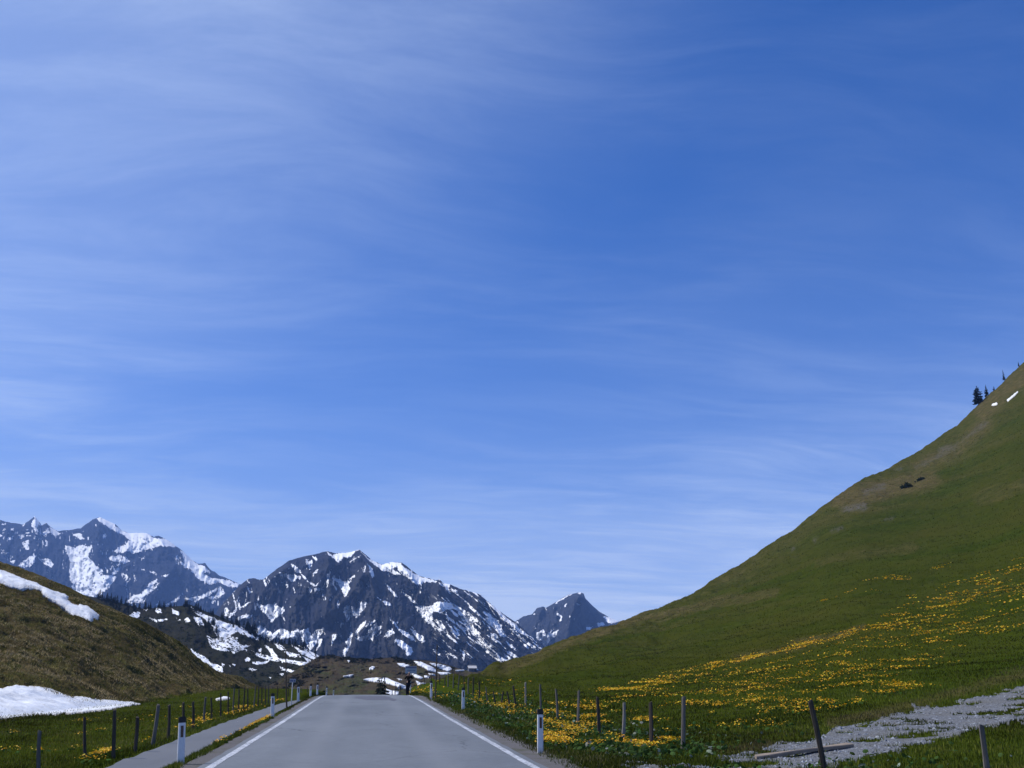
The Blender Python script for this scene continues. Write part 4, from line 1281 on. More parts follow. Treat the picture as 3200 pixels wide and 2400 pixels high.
def grey(n, lo, hi, seed, warm=0.0):
    g = np.random.default_rng(seed).uniform(lo, hi, n)
    return np.stack([g * (1 + warm), g, g * (1 - warm) + 0.01], -1)


x, y, rho = polar_pts(160000, 5, 40, 11, 60, 71)
mk = inside(x, y, Tw) & (fbm(x / 1.2, y / 1.2, 4, 74, 0.6) > -0.28 + 0.6 * smooth(8.6, 6.6, x))
x, y = x[mk][:14000], y[mk][:14000]
stones('gravel', x, y, np.where(RNG.uniform(size=len(x)) < 0.04, RNG.uniform(0.03, 0.06, len(x)), RNG.gamma(2.0, 0.0065, len(x)) + 0.008), grey(len(x), 0.07, 0.34, 75, -0.06), 76)
ys = RNG.uniform(13, 60, 1500) ** 1.0
xs = np.where(RNG.uniform(size=1500) < 0.65, RNG.uniform(3.1, 4.2, 1500), RNG.uniform(-3.7, -3.1, 1500))
stones('verge_gravel', xs, ys, RNG.gamma(2, 0.007, 1500) + 0.006, grey(1500, 0.10, 0.40, 77, 0.03), 78)
xs, ys = RNG.uniform(PATH_L + .1, PATH_R - .1, 900), RNG.uniform(16, 60, 900)
stones('path_gravel', xs, ys, RNG.gamma(2, 0.006, 900) + 0.006, grey(900, 0.16, 0.42, 79), 80)


# ------------------------------------------------------------------ fence posts
ORD = ('first second third fourth fifth sixth seventh eighth ninth tenth eleventh twelfth thirteenth fourteenth fifteenth sixteenth seventeenth eighteenth nineteenth '
       'twentieth twenty-first twenty-second twenty-third twenty-fourth twenty-fifth twenty-sixth twenty-seventh twenty-eighth twenty-ninth thirtieth').split()


def stake(name, foot, tip, r, mat, seed, sides=8, taper=0.85, chop=0.5, rings=6, sink=0.25):
    """A hand-split stake: wobbling, tapered, the head cut at a slant and split."""
    g = np.random.default_rng(seed)
    foot, tip = np.asarray(foot, float), np.asarray(tip, float)
    ax = tip - foot
    L = np.linalg.norm(ax)
    ax /= L
    e1 = np.cross(ax, [0.3, 1, 0.1])
    e1 /= np.linalg.norm(e1)
    e2 = np.cross(ax, e1)
    a = np.linspace(0, 2 * math.pi, sides, endpoint=False) + g.uniform(0, 1)
    prof = 1 + g.uniform(-0.16, 0.14, sides)
    ts = np.concatenate([[-sink / L], np.linspace(0.02, 0.97, rings)])
    bx, by = g.uniform(-1, 1, 2) * r * 0.35
    V = []
    for t in ts:
        rr = r * (1 + (taper - 1) * max(t, 0)) * (1 + g.uniform(-0.05, 0.05))
        off = e1 * bx * math.sin(3.1 * t) + e2 * by * math.sin(2.7 * t)
        V += [ax * L * t + off + rr * p * (e1 * math.cos(q) + e2 * math.sin(q)) for p, q in zip(prof, a)]
    sl = g.uniform(0, 6.28)
    rr = r * taper
    for p, q in zip(prof, a):
        V.append(ax * (L + rr * chop * math.cos(q - sl) + g.uniform(-.004, .004)) + rr * 0.92 * p * (e1 * math.cos(q) + e2 * math.sin(q)) + e1 * bx * .1)
    V.append(ax * (L + rr * 0.1))
    n = len(ts) + 1
    fq = [(i * sides + j, i * sides + (j + 1) % sides, (i + 1) * sides + (j + 1) % sides, (i + 1) * sides + j) for i in range(n - 1) for j in range(sides)]
    ft = [((n - 1) * sides + j, (n - 1) * sides + (j + 1) % sides, n * sides) for j in range(sides)]
    o = mesh_np(name, V, [np.array(fq), np.array(ft)], mat)
    o.location = foot
    return o


def stake_px(name, bx, by, tx, ty, r, mat, seed, D=None, **kw):
    if D is None:
        P, D = ground_at([bx], [by])
        P, D = P[0], D[0]
    else:
        P = at(bx, by, D)
        P[2] = height(P[:1], P[1:2])[0]
    tip = at(tx, ty, D)
    return stake(name, P, tip, r, mat, seed, **kw), D


MW = ['wood_grey', 'wood_dark', 'wood_grey', 'wood_dark', 'wood_pale']
RIGHT = [(3086, 2425, 3066, 2268, 'wood_grey'), (2578, 2420, 2531, 2189, 'wood_dark'), (2135, 2345, 2137, 2178, 'wood_grey'), (2036, 2343, 2033, 2194, 'wood_dark'), (1946, 2315, 1951, 2197, 'wood_pale'),
         (1873, 2299, 1867, 2178, 'wood_dark'), (1806, 2263, 1809, 2158, 'wood_grey'), (1742, 2246, 1737, 2153, 'wood_grey'), (1690, 2224, 1688, 2139, 'wood_grey'), (1642, 2211, 1642, 2133, 'wood_pale'),
         (1613, 2199, 1604, 2143, 'wood_dark'), (1593, 2206, 1584, 2161, 'wood_dark'), (1566, 2208, 1573, 2161, 'wood_dark'), (1548, 2211, 1542, 2160, 'wood_dark'), (1524, 2201, 1518, 2147, 'wood_grey'),
         (1498, 2184, 1497, 2129, 'wood_dark'), (1479, 2168, 1480, 2116, 'wood_dark'), (1463, 2168, 1464, 2118, 'wood_grey'), (1451, 2162, 1449, 2112, 'wood_dark'), (1432, 2150, 1436, 2108, 'wood_grey'),
         (1416, 2149, 1418, 2106, 'wood_grey'), (1400, 2148, 1400, 2103, 'wood_grey'), (1390, 2147, 1390, 2114, 'wood_dark'), (1374, 2150, 1374, 2109, 'wood_dark'), (1348, 2146, 1347, 2097, 'wood_dark'),
         (1326, 2146, 1326, 2117, 'wood_dark'), (1316, 2150, 1315, 2128, 'wood_grey'), (1304, 2154, 1303, 2132, 'wood_grey')]
for i, (bx, by, tx, ty, m) in enumerate(RIGHT):
    D = None
    if i >= 10:                                   # far ones stand on the fence line
        D = 7.5 * F / (CP * (bx - 1139))
        D = min(D, 118)
    o, D = stake_px('fence_post', bx, by, tx, ty, 0.052 if i < 12 else 0.05, M[m], 900 + i, D, sides=8 if i < 10 else 6, rings=6 if i < 10 else 4)
    look = {'wood_grey': 'grey weathered', 'wood_dark': 'dark brown', 'wood_pale': 'pale silvery'}[m]
    tag(o, '%s wooden post in the fence below the green hill, %s from the bottom corner' % (look, ORD[i]), 'fence post', 'fence posts on the hill side of the road')
LEFT = [(118, 2440, 124, 2284), (262, 2420, 265, 2241), (353, 2374, 358, 2218), (421, 2352, 429, 2241), (477, 2326, 495, 2202), (526, 2305, 529, 2203), (573, 2286, 573, 2195), (603, 2279, 603, 2193),
        (637, 2263, 643, 2179), (662, 2247, 660, 2181), (690, 2233, 690, 2166), (713, 2230, 713, 2161), (729, 2223, 732, 2152), (746, 2216, 747, 2154), (762, 2209, 765, 2147), (774, 2205, 774, 2150),
        (794, 2194, 799, 2143), (807, 2191, 809, 2141), (819, 2189, 819, 2142), (830, 2187, 830, 2144), (840, 2185, 840, 2142), (868, 2180, 868, 2144), (902, 2179, 902, 2148), (912, 2178, 913, 2149), (941, 2174, 941, 2147), (961, 2172, 961, 2148)]
for i, (bx, by, tx, ty) in enumerate(LEFT):
    D = None
    if by > 2398 or i >= 10:
        D = (7.2 if i < 10 else 8.0) * F / (CP * (1139 - bx))
        D = min(D, 135)
    m = 'wood_dark' if i % 4 else 'wood_grey'
    o, D = stake_px('fence_post', bx, by, tx, ty, 0.048, M[m], 950 + i, D, sides=8 if i < 10 else 6, rings=6 if i < 10 else 4)
    tag(o, '%s wooden post in the fence along the gravel path, %s from the bottom corner' % ('dark brown' if i % 4 else 'grey weathered', ORD[i]), 'fence post', 'fence posts on the meadow side of the path')

# tall thin snow poles
for (bx, by, tx, ty, D, lb) in ((898, 2199, 893, 2036, 51, 'tall thin dark snow pole beside the gravel path'), (1360, 2184, 1366, 2013, 58, 'tall thin dark snow pole on the grassy verge in front of the rock mountain')):
    o, D = stake_px('snow_pole', bx, by, tx, ty, 0.042, M['wood_dark'], int(bx), D, taper=0.55, rings=9, chop=0.3)
    tag(o, lb, 'pole', 'snow poles')
# short grey posts past the crest
for i, (bx, by, tx, ty, D) in enumerate(((1250, 2172, 1250, 2139, 104), (1235, 2174, 1235, 2150, 122), (1226, 2175, 1226, 2152, 136), (1247, 2160, 1246, 2141, 112))[:3]):
    o, D = stake_px('short_post', bx, by, tx, ty, 0.06, M['wood_grey'], 990 + i, D, sides=6, rings=4)
    tag(o, 'short grey post on the edge of the road past its crest, %s from the person' % ORD[i], 'post', 'short posts past the crest')


# ------------------------------------------------------------------ white marker posts
def rounded(w_, d_, n=4, c=0.3):
    """Cross-section: flat front, rounded corners, narrower back."""
    pts = []
    for cx, cy, a0 in ((w_ / 2, -d_ / 2, -90), (w_ / 2 * 0.8, d_ / 2, 0), (-w_ / 2 * 0.8, d_ / 2, 90), (-w_ / 2, -d_ / 2, 180)):
        r = min(w_, d_) * c
        ox, oy = cx - math.copysign(r, cx), cy - math.copysign(r, cy)
        for k in range(n):
            an = R(a0 + 90 * k / (n - 1))
            pts.append((ox + r * math.cos(an), oy + r * math.sin(an)))
    return np.array(pts)


def loft(name, sec, zs, scales, top_slope=0.0):
    n = len(sec)
    V = []
    for i, (z, s) in enumerate(zip(zs, scales)):
        for x, y in sec:
            V.append((x * s, y * s, z + (top_slope * -y if i >= len(zs) - 2 else 0)))
    fq = [(i * n + j, i * n + (j + 1) % n, (i + 1) * n + (j + 1) % n, (i + 1) * n + j) for i in range(len(zs) - 1) for j in range(n)]
    V.append((0, 0, zs[-1]))
    ft = [((len(zs) - 1) * n + j, (len(zs) - 1) * n + (j + 1) % n, len(V) - 1) for j in range(n)]
    return mesh_np(name, V, [np.array(fq), np.array(ft)], None, link=False)


sec = rounded(0.128, 0.088)
me_body = loft('body', sec, [-0.25, 0.0, 0.45, 0.875], [1.04, 1.04, 1.01, 0.98])
me_body.materials.append(M['post_white'])
me_cap = loft('cap', sec, [0.876, 0.88, 0.975, 0.985], [0.99, 1.04, 1.03, 0.97], 0.22)
me_cap.materials.append(M['post_black'])
sec2 = rounded(0.046, 0.012, 3, 0.35)
V = []
for yy, s in ((0.0, 1.0), (-0.009, 1.0), (-0.012, 0.9)):
    V += [(x, yy, z) for x, z in ((-0.024 * s, -0.115 * s), (0.024 * s, -0.115 * s), (0.024 * s, 0.115 * s), (-0.024 * s, 0.115 * s))]
fq = [(i * 4 + j, i * 4 + (j + 1) % 4, (i + 1) * 4 + (j + 1) % 4, (i + 1) * 4 + j) for i in range(2) for j in range(4)] + [(8, 9, 10, 11)]
me_ref = mesh_np('reflector', V, np.array(fq), M['reflector'], link=False)
MARK = [(1688, 2360, 2217, None, 'nearest white marker post with black cap, on the right shoulder of the road'),
        (1447, 2221, 2149, None, 'white marker post with black cap on the right verge, second from the front'),
        (1347, 2183, 2128, 59, 'white marker post with black cap beside the tall pole on the right verge'),
        (564, 2396, 2241, None, 'white marker post with black cap standing against the gravel path, nearest on the left side'),
        (851, 2246, 2167, None, 'white marker post with black cap between gravel path and road, second on the left side'),
        (932, 2189, 2140, 54, 'white marker post with black cap just behind the small path sign'),
        (970, 2174, 2139, 67, 'small white marker post with black cap, fourth on the left side of the road'),
        (991, 2168, 2135, 76.5, 'small white marker post with black cap, fifth on the left side of the road'),
        (1020, 2168, 2145, 95, 'small white marker post with black cap right above the left edge line at the crest'),
        (1042, 2168, 2152, 117, 'smallest white marker post with black cap, just past the crest of the road')]
for i, (px, by, ty, D, lb) in enumerate(MARK):
    if D is None:
        P, D = ground_at([px], [by])
        P, D = P[0], D[0]
    else:
        P = at(px, by, D)
        P[2] = height(P[:1], P[1:2])[0]
    h = at(px, ty, D)[2] - P[2]
    r = empty('marker_post', P, R(-2 if i < 3 else 7) + R(RNG.uniform(-4, 4)))
    r.scale = (1, 1, h / 0.985)
    r.rotation_euler[0], r.rotation_euler[1] = R(RNG.uniform(-1, 1)), R(RNG.uniform(-0.6, 0.6) + {3: -3.2, 4: -2.2, 5: -1.5}.get(i, 0))
    tag(r, lb, 'marker post', 'white marker posts along the road')
    bd = child('body', me_body, r)
    child('cap', me_cap, r)
    q = child('reflector', me_ref, bd)
    q.location = (0.006, -0.0443, 0.70)


# ------------------------------------------------------------------ signs
def box(name, c, s, mat, parent, bev=0.0):
    """Box with a small chamfer round its front edges."""
    c, s = np.asarray(c, float), np.asarray(s, float) / 2
    b = min(bev, s.min() * 0.8)
    V = []
    for yy, k in ((s[1], 0), (-s[1] + b, 0), (-s[1], b)):
        V += [(c[0] + sx * (s[0] - k), c[1] + yy, c[2] + sz * (s[2] - k)) for sx, sz in ((-1, -1), (1, -1), (1, 1), (-1, 1))]
    fq = [(i * 4 + j, i * 4 + (j + 1) % 4, (i + 1) * 4 + (j + 1) % 4, (i + 1) * 4 + j) for i in range(2) for j in range(4)] + [(8, 9, 10, 11), (3, 2, 1, 0)]
    return mesh_np(name, V, np.array(fq)[:, ::-1], mat, None, False, parent)


def tube(name, z0, z1, r, mat, parent, x=0.0, y=0.0, n=10):
    a = np.linspace(0, 2 * math.pi, n, endpoint=False)
    V = []
    for z, k in ((z0, 1), (z1 - r * 0.4, 1), (z1, 0.55)):
        V += [(x + r * k * math.cos(q), y + r * k * math.sin(q), z) for q in a]
    fq = [(i * n + j, i * n + (j + 1) % n, (i + 1) * n + (j + 1) % n, (i + 1) * n + j) for i in range(2) for j in range(n)]
    return mesh_np(name, V, [np.array(fq), np.array([tuple(range(2 * n, 3 * n))])], mat, None, True, parent)


D = 101.0
P = at(1284, 2104, D)
gz = height(P[:1], P[1:2])[0]
zt, zb = at(1284, 2081.5, D)[2] - gz, at(1284, 2104.5, D)[2] - gz
sg = empty('road_sign', (P[0], P[1], gz), R(-4))
tag(sg, 'grey-blue rectangular road sign on a single post behind the standing person', 'sign')
wd = 34 / F * D * 1.0
tube('post', -0.3, zt - 0.03, 0.045, M['galvanised'], sg, y=0.06)
bd = box('board', (0, 0, (zt + zb) / 2), (wd, 0.03, zt - zb), M['sign_face'], sg, 0.006)
box('header', (0, -0.0175, zt - 0.12), (wd - 0.04, 0.004, 0.17), M['sign_frame'], bd, 0.001)
for k in range(6):
    box('lettering', (-wd * 0.30 + k * wd * 0.12, -0.0175, (zt + zb) / 2 - 0.06), (wd * (0.07 + 0.03 * (k % 3)), 0.004, 0.075), M['sign_frame'], bd, 0.001)
for s in (-1, 1):
    box('clamp', (s * 0.12, 0.035, (zt + zb) / 2 + s * 0.15), (0.10, 0.04, 0.05), M['galvanised'], sg, 0.004)

D = 54.0
P = at(911, 2192, D)
gz = height(P[:1], P[1:2])[0]
zt, zb = at(911, 2121.5, D)[2] - gz, at(911, 2132.5, D)[2] - gz
sg = empty('path_sign', (P[0], P[1], gz), R(6))
tag(sg, 'small framed path sign on a pale metal post beside the gravel path', 'sign')
tube('post', -0.3, zt - 0.01, 0.026, M['galvanised'], sg, y=0.035)
bd = box('board', (0, 0, (zt + zb) / 2), (0.31, 0.025, zt - zb), M['galvanised'], sg, 0.004)
for k, (cx, wv) in enumerate(((-0.06, 0.16), (0.09, 0.09))):
    box('panel', (cx, -0.0145, (zt + zb) / 2), (wv, 0.004, (zt - zb) * 0.62), M['sign_frame'], bd, 0.001)


# ------------------------------------------------------------------ the person past the crest
def skin_mesh(name, verts, edges, radii, mat, parent, root=0, sub=2):
    me = bpy.data.meshes.new(name)
    me.from_pydata(verts, edges, [])
    o = bpy.data.objects.new(name, me)
    COL.objects.link(o)
    md = o.modifiers.new('skin', 'SKIN')
    md.use_smooth_shade = True
    for i, v in enumerate(me.skin_vertices[0].data):
        r = radii[i]
        v.radius = (r, r) if not hasattr(r, '__len__') else r
        v.use_root = (i == root)
    sb = o.modifiers.new('sub', 'SUBSURF')
    sb.levels = sb.render_levels = sub
    dg = bpy.context.evaluated_depsgraph_get()
    m2 = bpy.data.meshes.new_from_object(o.evaluated_get(dg))
    m2.name = name
    m2.materials.clear()
    m2.materials.append(mat)
    for p in m2.polygons:
        p.use_smooth = True
    o.modifiers.clear()
    o.data = m2
    bpy.data.meshes.remove(me)
    o.parent = parent
    return o


D = 83.0
P = at(1274, 2165, D)
P[2] = height(P[:1], P[1:2])[0]
top_z = at(1282, 2098.5, D)[2]
H = (top_z - P[2]) / 1.76
pr = empty('person', P, R(172), H)
tag(pr, 'person in dark clothing standing past the crest, hands raised to the face, elbows out', 'person')
# the figure faces -y of the picture (towards the viewer): local +y is forward after the half turn
sx = -0.08                                       # upper body carried a little to one side
B = {'pelvis': (sx * 0.6, 0, 0.94), 'waist': (sx * 0.9, -0.01, 1.10), 'chest': (sx, 0.0, 1.30), 'neckb': (sx, 0.0, 1.46), 'neck': (sx, 0.02, 1.53), 'headm': (sx, 0.035, 1.62), 'headt': (sx, 0.025, 1.71),
     'hl': (0.05, 0, 0.90), 'kl': (0.085, 0.02, 0.49), 'al': (0.06, -0.01, 0.09), 'tl': (0.075, 0.13, 0.035),
     'hr': (-0.13, 0, 0.90), 'kr': (-0.03, 0.03, 0.49), 'ar': (-0.055, 0.0, 0.09), 'tr': (-0.075, 0.14, 0.035),
     'sl': (sx + 0.18, 0, 1.42), 'el': (sx + 0.31, 0.10, 1.24), 'wl': (sx + 0.13, 0.24, 1.47), 'pl': (sx + 0.075, 0.235, 1.545),
     'sr': (sx - 0.18, 0, 1.42), 'er': (sx - 0.30, 0.12, 1.25), 'wr': (sx - 0.13, 0.24, 1.48), 'pr': (sx - 0.075, 0.235, 1.555)}
RD = {'pelvis': (0.15, 0.11), 'waist': (0.13, 0.10), 'chest': (0.165, 0.115), 'neckb': (0.075, 0.07), 'neck': 0.055, 'headm': (0.082, 0.10), 'headt': (0.06, 0.075), 'hl': 0.085, 'kl': 0.06, 'al': 0.042, 'tl': 0.035,
      'hr': 0.085, 'kr': 0.06, 'ar': 0.042, 'tr': 0.035, 'sl': 0.062, 'el': 0.045, 'wl': 0.032, 'pl': 0.036, 'sr': 0.062, 'er': 0.045, 'wr': 0.032, 'pr': 0.036}
ED = [('pelvis', 'waist'), ('waist', 'chest'), ('chest', 'neckb'), ('neckb', 'neck'), ('neck', 'headm'), ('headm', 'headt'), ('pelvis', 'hl'), ('hl', 'kl'), ('kl', 'al'), ('al', 'tl'),
      ('pelvis', 'hr'), ('hr', 'kr'), ('kr', 'ar'), ('ar', 'tr'), ('chest', 'sl'), ('sl', 'el'), ('el', 'wl'), ('wl', 'pl'), ('chest', 'sr'), ('sr', 'er'), ('er', 'wr'), ('wr', 'pr')]


def figure(name, keys, grow, mat, extra=None, root='pelvis', drop=()):
    vs = [B[k] for k in keys]
    rs = [tuple(np.array(RD[k]) + grow) if hasattr(RD[k], '__len__') else RD[k] + grow for k in keys]
    es = [(keys.index(a_), keys.index(b_)) for a_, b_ in ED if a_ in keys and b_ in keys]
    if extra:
        for vv, rr2, par in extra:
            p = keys.index(par) if isinstance(par, str) else len(keys) + par
            vs.append(vv)
            rs.append(rr2)
            es.append((p, len(vs) - 1))
    return skin_mesh(name, vs, es, rs, mat, pr, keys.index(root))


fing = []
for s, hnd in ((1, 'pl'), (-1, 'pr')):
    bx, by, bz = B[hnd]
    for k in range(4):
        i0 = len(fing)
        ln = (0.030, 0.034, 0.032, 0.026)[k]
        fing.append(((bx - s * 0.028, by - 0.010, bz + 0.030 - k * 0.021), 0.010, hnd))
        fing.append(((bx - s * (0.028 + ln), by + 0.012, bz + 0.034 - k * 0.022), 0.009, i0))
        fing.append(((bx - s * (0.034 + ln * 1.3), by - 0.008, bz + 0.032 - k * 0.022), 0.008, i0 + 1))
    i0 = len(fing)
    fing.append(((bx - s * 0.020, by - 0.030, bz - 0.030), 0.011, hnd))
    fing.append(((bx - s * 0.045, by - 0.030, bz - 0.012), 0.010, i0))
face = [((sx, 0.125, 1.605), 0.016, 'headm'), ((sx + 0.085, 0.02, 1.61), 0.016, 'headm'), ((sx - 0.085, 0.02, 1.61), 0.016, 'headm')]
keys = list(B)
figure('body', keys, 0.0, M['skin'], face + [(v_, r_, (p_ if isinstance(p_, str) else p_ + 3)) for v_, r_, p_ in fing])
figure('jacket', ['pelvis', 'waist', 'chest', 'neckb', 'sl', 'el', 'wl', 'sr', 'er', 'wr'], 0.022, M['cloth_black'], [((sx * 0.4, 0, 0.80), (0.15, 0.12), 'pelvis')])
figure('trousers', ['pelvis', 'hl', 'kl', 'al', 'hr', 'kr', 'ar'], 0.018, M['cloth_dark'])
figure('shoe', ['al', 'tl'], 0.012, M['post_black'], root='al')
figure('shoe', ['ar', 'tr'], 0.012, M['post_black'], root='ar')
skin_mesh('hair', [(sx, -0.035, 1.58), (sx, -0.02, 1.68), (sx, 0.035, 1.735)], [(0, 1), (1, 2)], [(0.075, 0.06), (0.088, 0.09), (0.06, 0.07)], M['hair'], pr)
cm = empty('hand_camera', (0, 0, 0))
bpy.context.view_layer.update()
cm.matrix_world = pr.matrix_world
tag(cm, 'small dark camera held to the face by the standing person', 'camera')
box('camera_body', (sx, 0.215, 1.60), (0.11, 0.04, 0.07), M['post_black'], cm, 0.006)
tb = tube('lens', -0.02, 0.05, 0.028, M['post_black'], cm)
tb.location = (sx, 0.235, 1.60)
tb.rotation_euler = (-math.pi / 2, 0, 0)

# ------------------------------------------------------------------ mountain hut
D = float(knoll_surf(1478, 2099)) - 4
P = at(1478, 2099, D)
k = D / F
hut = empty('mountain_hut', P, R(6) - YAW * 0.5)
tag(hut, 'small hut with pale pitched roof and white annex below the rock mountain', 'hut')
W_, Hh, Dp = 31 * k, 17 * k, 6.0
wall_h = Hh * 0.60


def quad_mesh(name, V, Fc, mat, parent):
    me = bpy.data.meshes.new(name)
    me.from_pydata(V, [], Fc)
    me.materials.append(mat)
    return child(name, me, parent)


x0, x1 = -W_ * 0.40, W_ * 0.32
V = [(x0, 0, -3), (x1, 0, -3), (x1, Dp, -3), (x0, Dp, -3), (x0, 0, wall_h), (x1, 0, wall_h), (x1, Dp, wall_h), (x0, Dp, wall_h), (x0, Dp / 2, Hh - 0.15), (x1, Dp / 2, Hh - 0.15)]
quad_mesh('wall', V, [(0, 1, 5, 4), (1, 2, 6, 9, 5), (2, 3, 7, 6), (3, 0, 4, 8, 7)], M['hut_wall'], hut)
ov, th = 0.5, 0.18
sl = (Hh - wall_h) / (Dp / 2)
rf = []
for s_ in (0, 1):
    y_e, y_r = (-ov, Dp / 2) if s_ == 0 else (Dp + ov, Dp / 2)
    ze = wall_h - ov * sl + 0.06
    V = [(x0 - ov, y_e, ze), (x1 + ov, y_e, ze), (x1 + ov, y_r, Hh), (x0 - ov, y_r, Hh)]
    V += [(a_, b_, c_ + th) for a_, b_, c_ in V]
    rf.append(quad_mesh('roof', V, [(0, 1, 2, 3), (4, 7, 6, 5), (0, 4, 5, 1), (1, 5, 6, 2), (2, 6, 7, 3), (3, 7, 4, 0)], M['hut_roof'], hut))
box('chimney', (x0 + W_ * 0.32, Dp / 2 + 0.4, Hh + 0.35), (0.6, 0.6, 0.9), M['hut_wall'], rf[0], 0.05)
for fx in (0.18, 0.46):
    wn = box('window', (x0 + W_ * fx, -0.02, wall_h * 0.55), (0.9, 0.1, 0.9), M['hut_white'], hut, 0.02)
    box('pane', (x0 + W_ * fx, -0.075, wall_h * 0.55), (0.7, 0.02, 0.7), M['hut_glass'], wn, 0.005)
dr = box('door', (x0 + W_ * 0.62, -0.03, 0.95), (0.9, 0.08, 1.9), M['wood_dark'], hut, 0.02)
ax0, ax1 = x1 + 0.02, W_ * 0.5
V = [(ax0, 0.5, -3), (ax1, 0.5, -3), (ax1, 4.0, -3), (ax0, 4.0, -3), (ax0, 0.5, wall_h * 0.45), (ax1, 0.5, wall_h * 0.45), (ax1, 4.0, wall_h * 0.8), (ax0, 4.0, wall_h * 0.8)]
an = quad_mesh('annex', V, [(0, 1, 5, 4), (1, 2, 6, 5), (2, 3, 7, 6), (3, 0, 4, 7)], M['hut_wall'], hut)
V = [(ax0 - .1, 0.1, wall_h * 0.42), (ax1 + .3, 0.1, wall_h * 0.42), (ax1 + .3, 4.2, wall_h * 0.84), (ax0 - .1, 4.2, wall_h * 0.84)]
V += [(a_, b_, c_ + 0.15) for a_, b_, c_ in V]
quad_mesh('annex_roof', V, [(0, 1, 2, 3), (4, 7, 6, 5), (0, 4, 5, 1), (1, 5, 6, 2), (2, 6, 7, 3), (3, 7, 4, 0)], M['hut_white'], an)


# ------------------------------------------------------------------ spruces and scrub
def spruce_meshes(seed, broad=1.0, layers=15):
    """Unit-height spruce: drooping boughs of needle sprays round a tapered trunk."""
    g = np.random.default_rng(seed)
    V, T = [], []

    def tri(a, b, c):
        i = len(V)
        V.extend([a, b, c])
        T.append((i, i + 1, i + 2))
    for li in range(layers):
        f = li / (layers - 1)
        z = 0.07 + 0.90 * f ** 0.92
        rad = broad * (0.21 * ((1 - f) ** 0.8 if broad < 1.5 else 0.72 * (1 - f ** 2.2)) + 0.012) * g.uniform(0.75, 1.15)
        n = int(9 - 4 * f)
        a0 = g.uniform(0, 6.28)
        for k in range(n):
            if g.uniform() < 0.10:
                continue
            a = a0 + 6.283 * k / n + g.uniform(-0.25, 0.25)
            L = rad * g.uniform(0.65, 1.2)
            d = np.array([math.cos(a), math.sin(a), 0])
            p = np.array([-math.sin(a), math.cos(a), 0])
            zz = z + g.uniform(-0.02, 0.02)
            root = np.array([0, 0, zz + 0.03])
            mid = d * L * 0.55 + [0, 0, zz - 0.010]
            tip = d * L + [0, 0, zz - 0.035 * (1 - f) + 0.012]
            w_ = L * 0.30
            tri(root, mid + p * w_ - [0, 0, .014], tip)
            tri(root, tip, mid - p * w_ - [0, 0, .014])
            for s in (-1, 1):
                q = d * L * g.uniform(0.45, 0.8) + p * s * w_ * 0.7 + [0, 0, zz - 0.02]
                tri(q + p * s * w_ * .5 + d * L * .12, q - d * L * .16, q + [0, 0, -0.035 * (1 - f) - 0.008])
                tri(mid, mid + p * s * w_ * 0.8 - [0, 0, 0.04 * (1 - f)], tip - [0, 0, 0.02])
    tri(np.array([0.010, 0, 0.93]), np.array([-0.010, 0.004, 0.93]), np.array([0, 0, 1.02]))
    tri(np.array([0, 0.010, 0.93]), np.array([0, -0.010, 0.93]), np.array([0, 0, 1.02]))
    crown = mesh_np('crown', V, np.array(T), M['needles'], link=False)
    n = 7
    a = np.linspace(0, 2 * math.pi, n, endpoint=False)
    TV = []
    for z, r in ((-0.06, 0.022), (0.0, 0.019), (0.5, 0.010), (0.98, 0.002)):
        TV += [(r * math.cos(q), r * math.sin(q), z) for q in a]
    tf = [(i * n + j, i * n + (j + 1) % n, (i + 1) * n + (j + 1) % n, (i + 1) * n + j) for i in range(3) for j in range(n)]
    trunk = mesh_np('trunk', TV, np.array(tf), M['bark'], link=False)
    return trunk, crown


SPR = [spruce_meshes(3, 1.0), spruce_meshes(4, 0.8), spruce_meshes(5, 1.2, 13), spruce_meshes(6, 0.9, 12)]
SPR_BROAD = spruce_meshes(9, 2.1, 18)


def spruce(P, h, var, label, group, name='spruce_tree', wide=1.0):
    tr, cr = SPR_BROAD if var < 0 else SPR[var % 4]
    o = empty(name, P, RNG.uniform(0, 6.28))
    o.scale = (h * wide, h * wide, h)
    tag(o, label, 'spruce', group)
    child('trunk', tr, o)
    child('crown', cr, o)
    return o


for (bx, by, hpx, var, wide, lb) in ((3059, 1262, 58, -1, 1.0, 'broad dark spruce standing lowest on the skyline of the green hill'), (3084, 1236, 38, 1, 1.2, 'slender pointed spruce close beside the broad spruce on the green hill'),
                                     (3106, 1216, 15, 2, 1.1, 'small spruce bush on the hill skyline above the pair of spruces'), (3138, 1188, 33, 3, 0.9, 'narrow dark spruce standing alone higher on the hill skyline'),
                                     (3184, 1146, 16, 0, 1.0, 'tiny spruce on the hill skyline at the picture edge')):
    D = np.interp(bx, [r_[0] for r_ in RIDGE_R], [r_[2] for r_ in RIDGE_R])
    P = at(bx, by, D)
    P[2] = height(P[:1], P[1:2])[0] - 0.3
    spruce(P, hpx / F * D * 1.05, var, lb, 'spruces on the green hill', wide=wide)

for (bx, D, ty, lb) in ((1182, 222, 2119, 'left one of three dark spruces rising from behind the road crest'), (1190, 226, 2124, 'middle and lowest of three dark spruces rising from behind the road crest'),
                        (1199, 218, 2117, 'right one of three dark spruces rising from behind the road crest')):
    P = at(bx, 2185, D)
    P[2] = max(height(P[:1], P[1:2])[0], -9)
    spruce(P, at(bx, ty, D)[2] - P[2], int(bx) % 3, lb, 'spruces behind the road crest', wide=1.3)

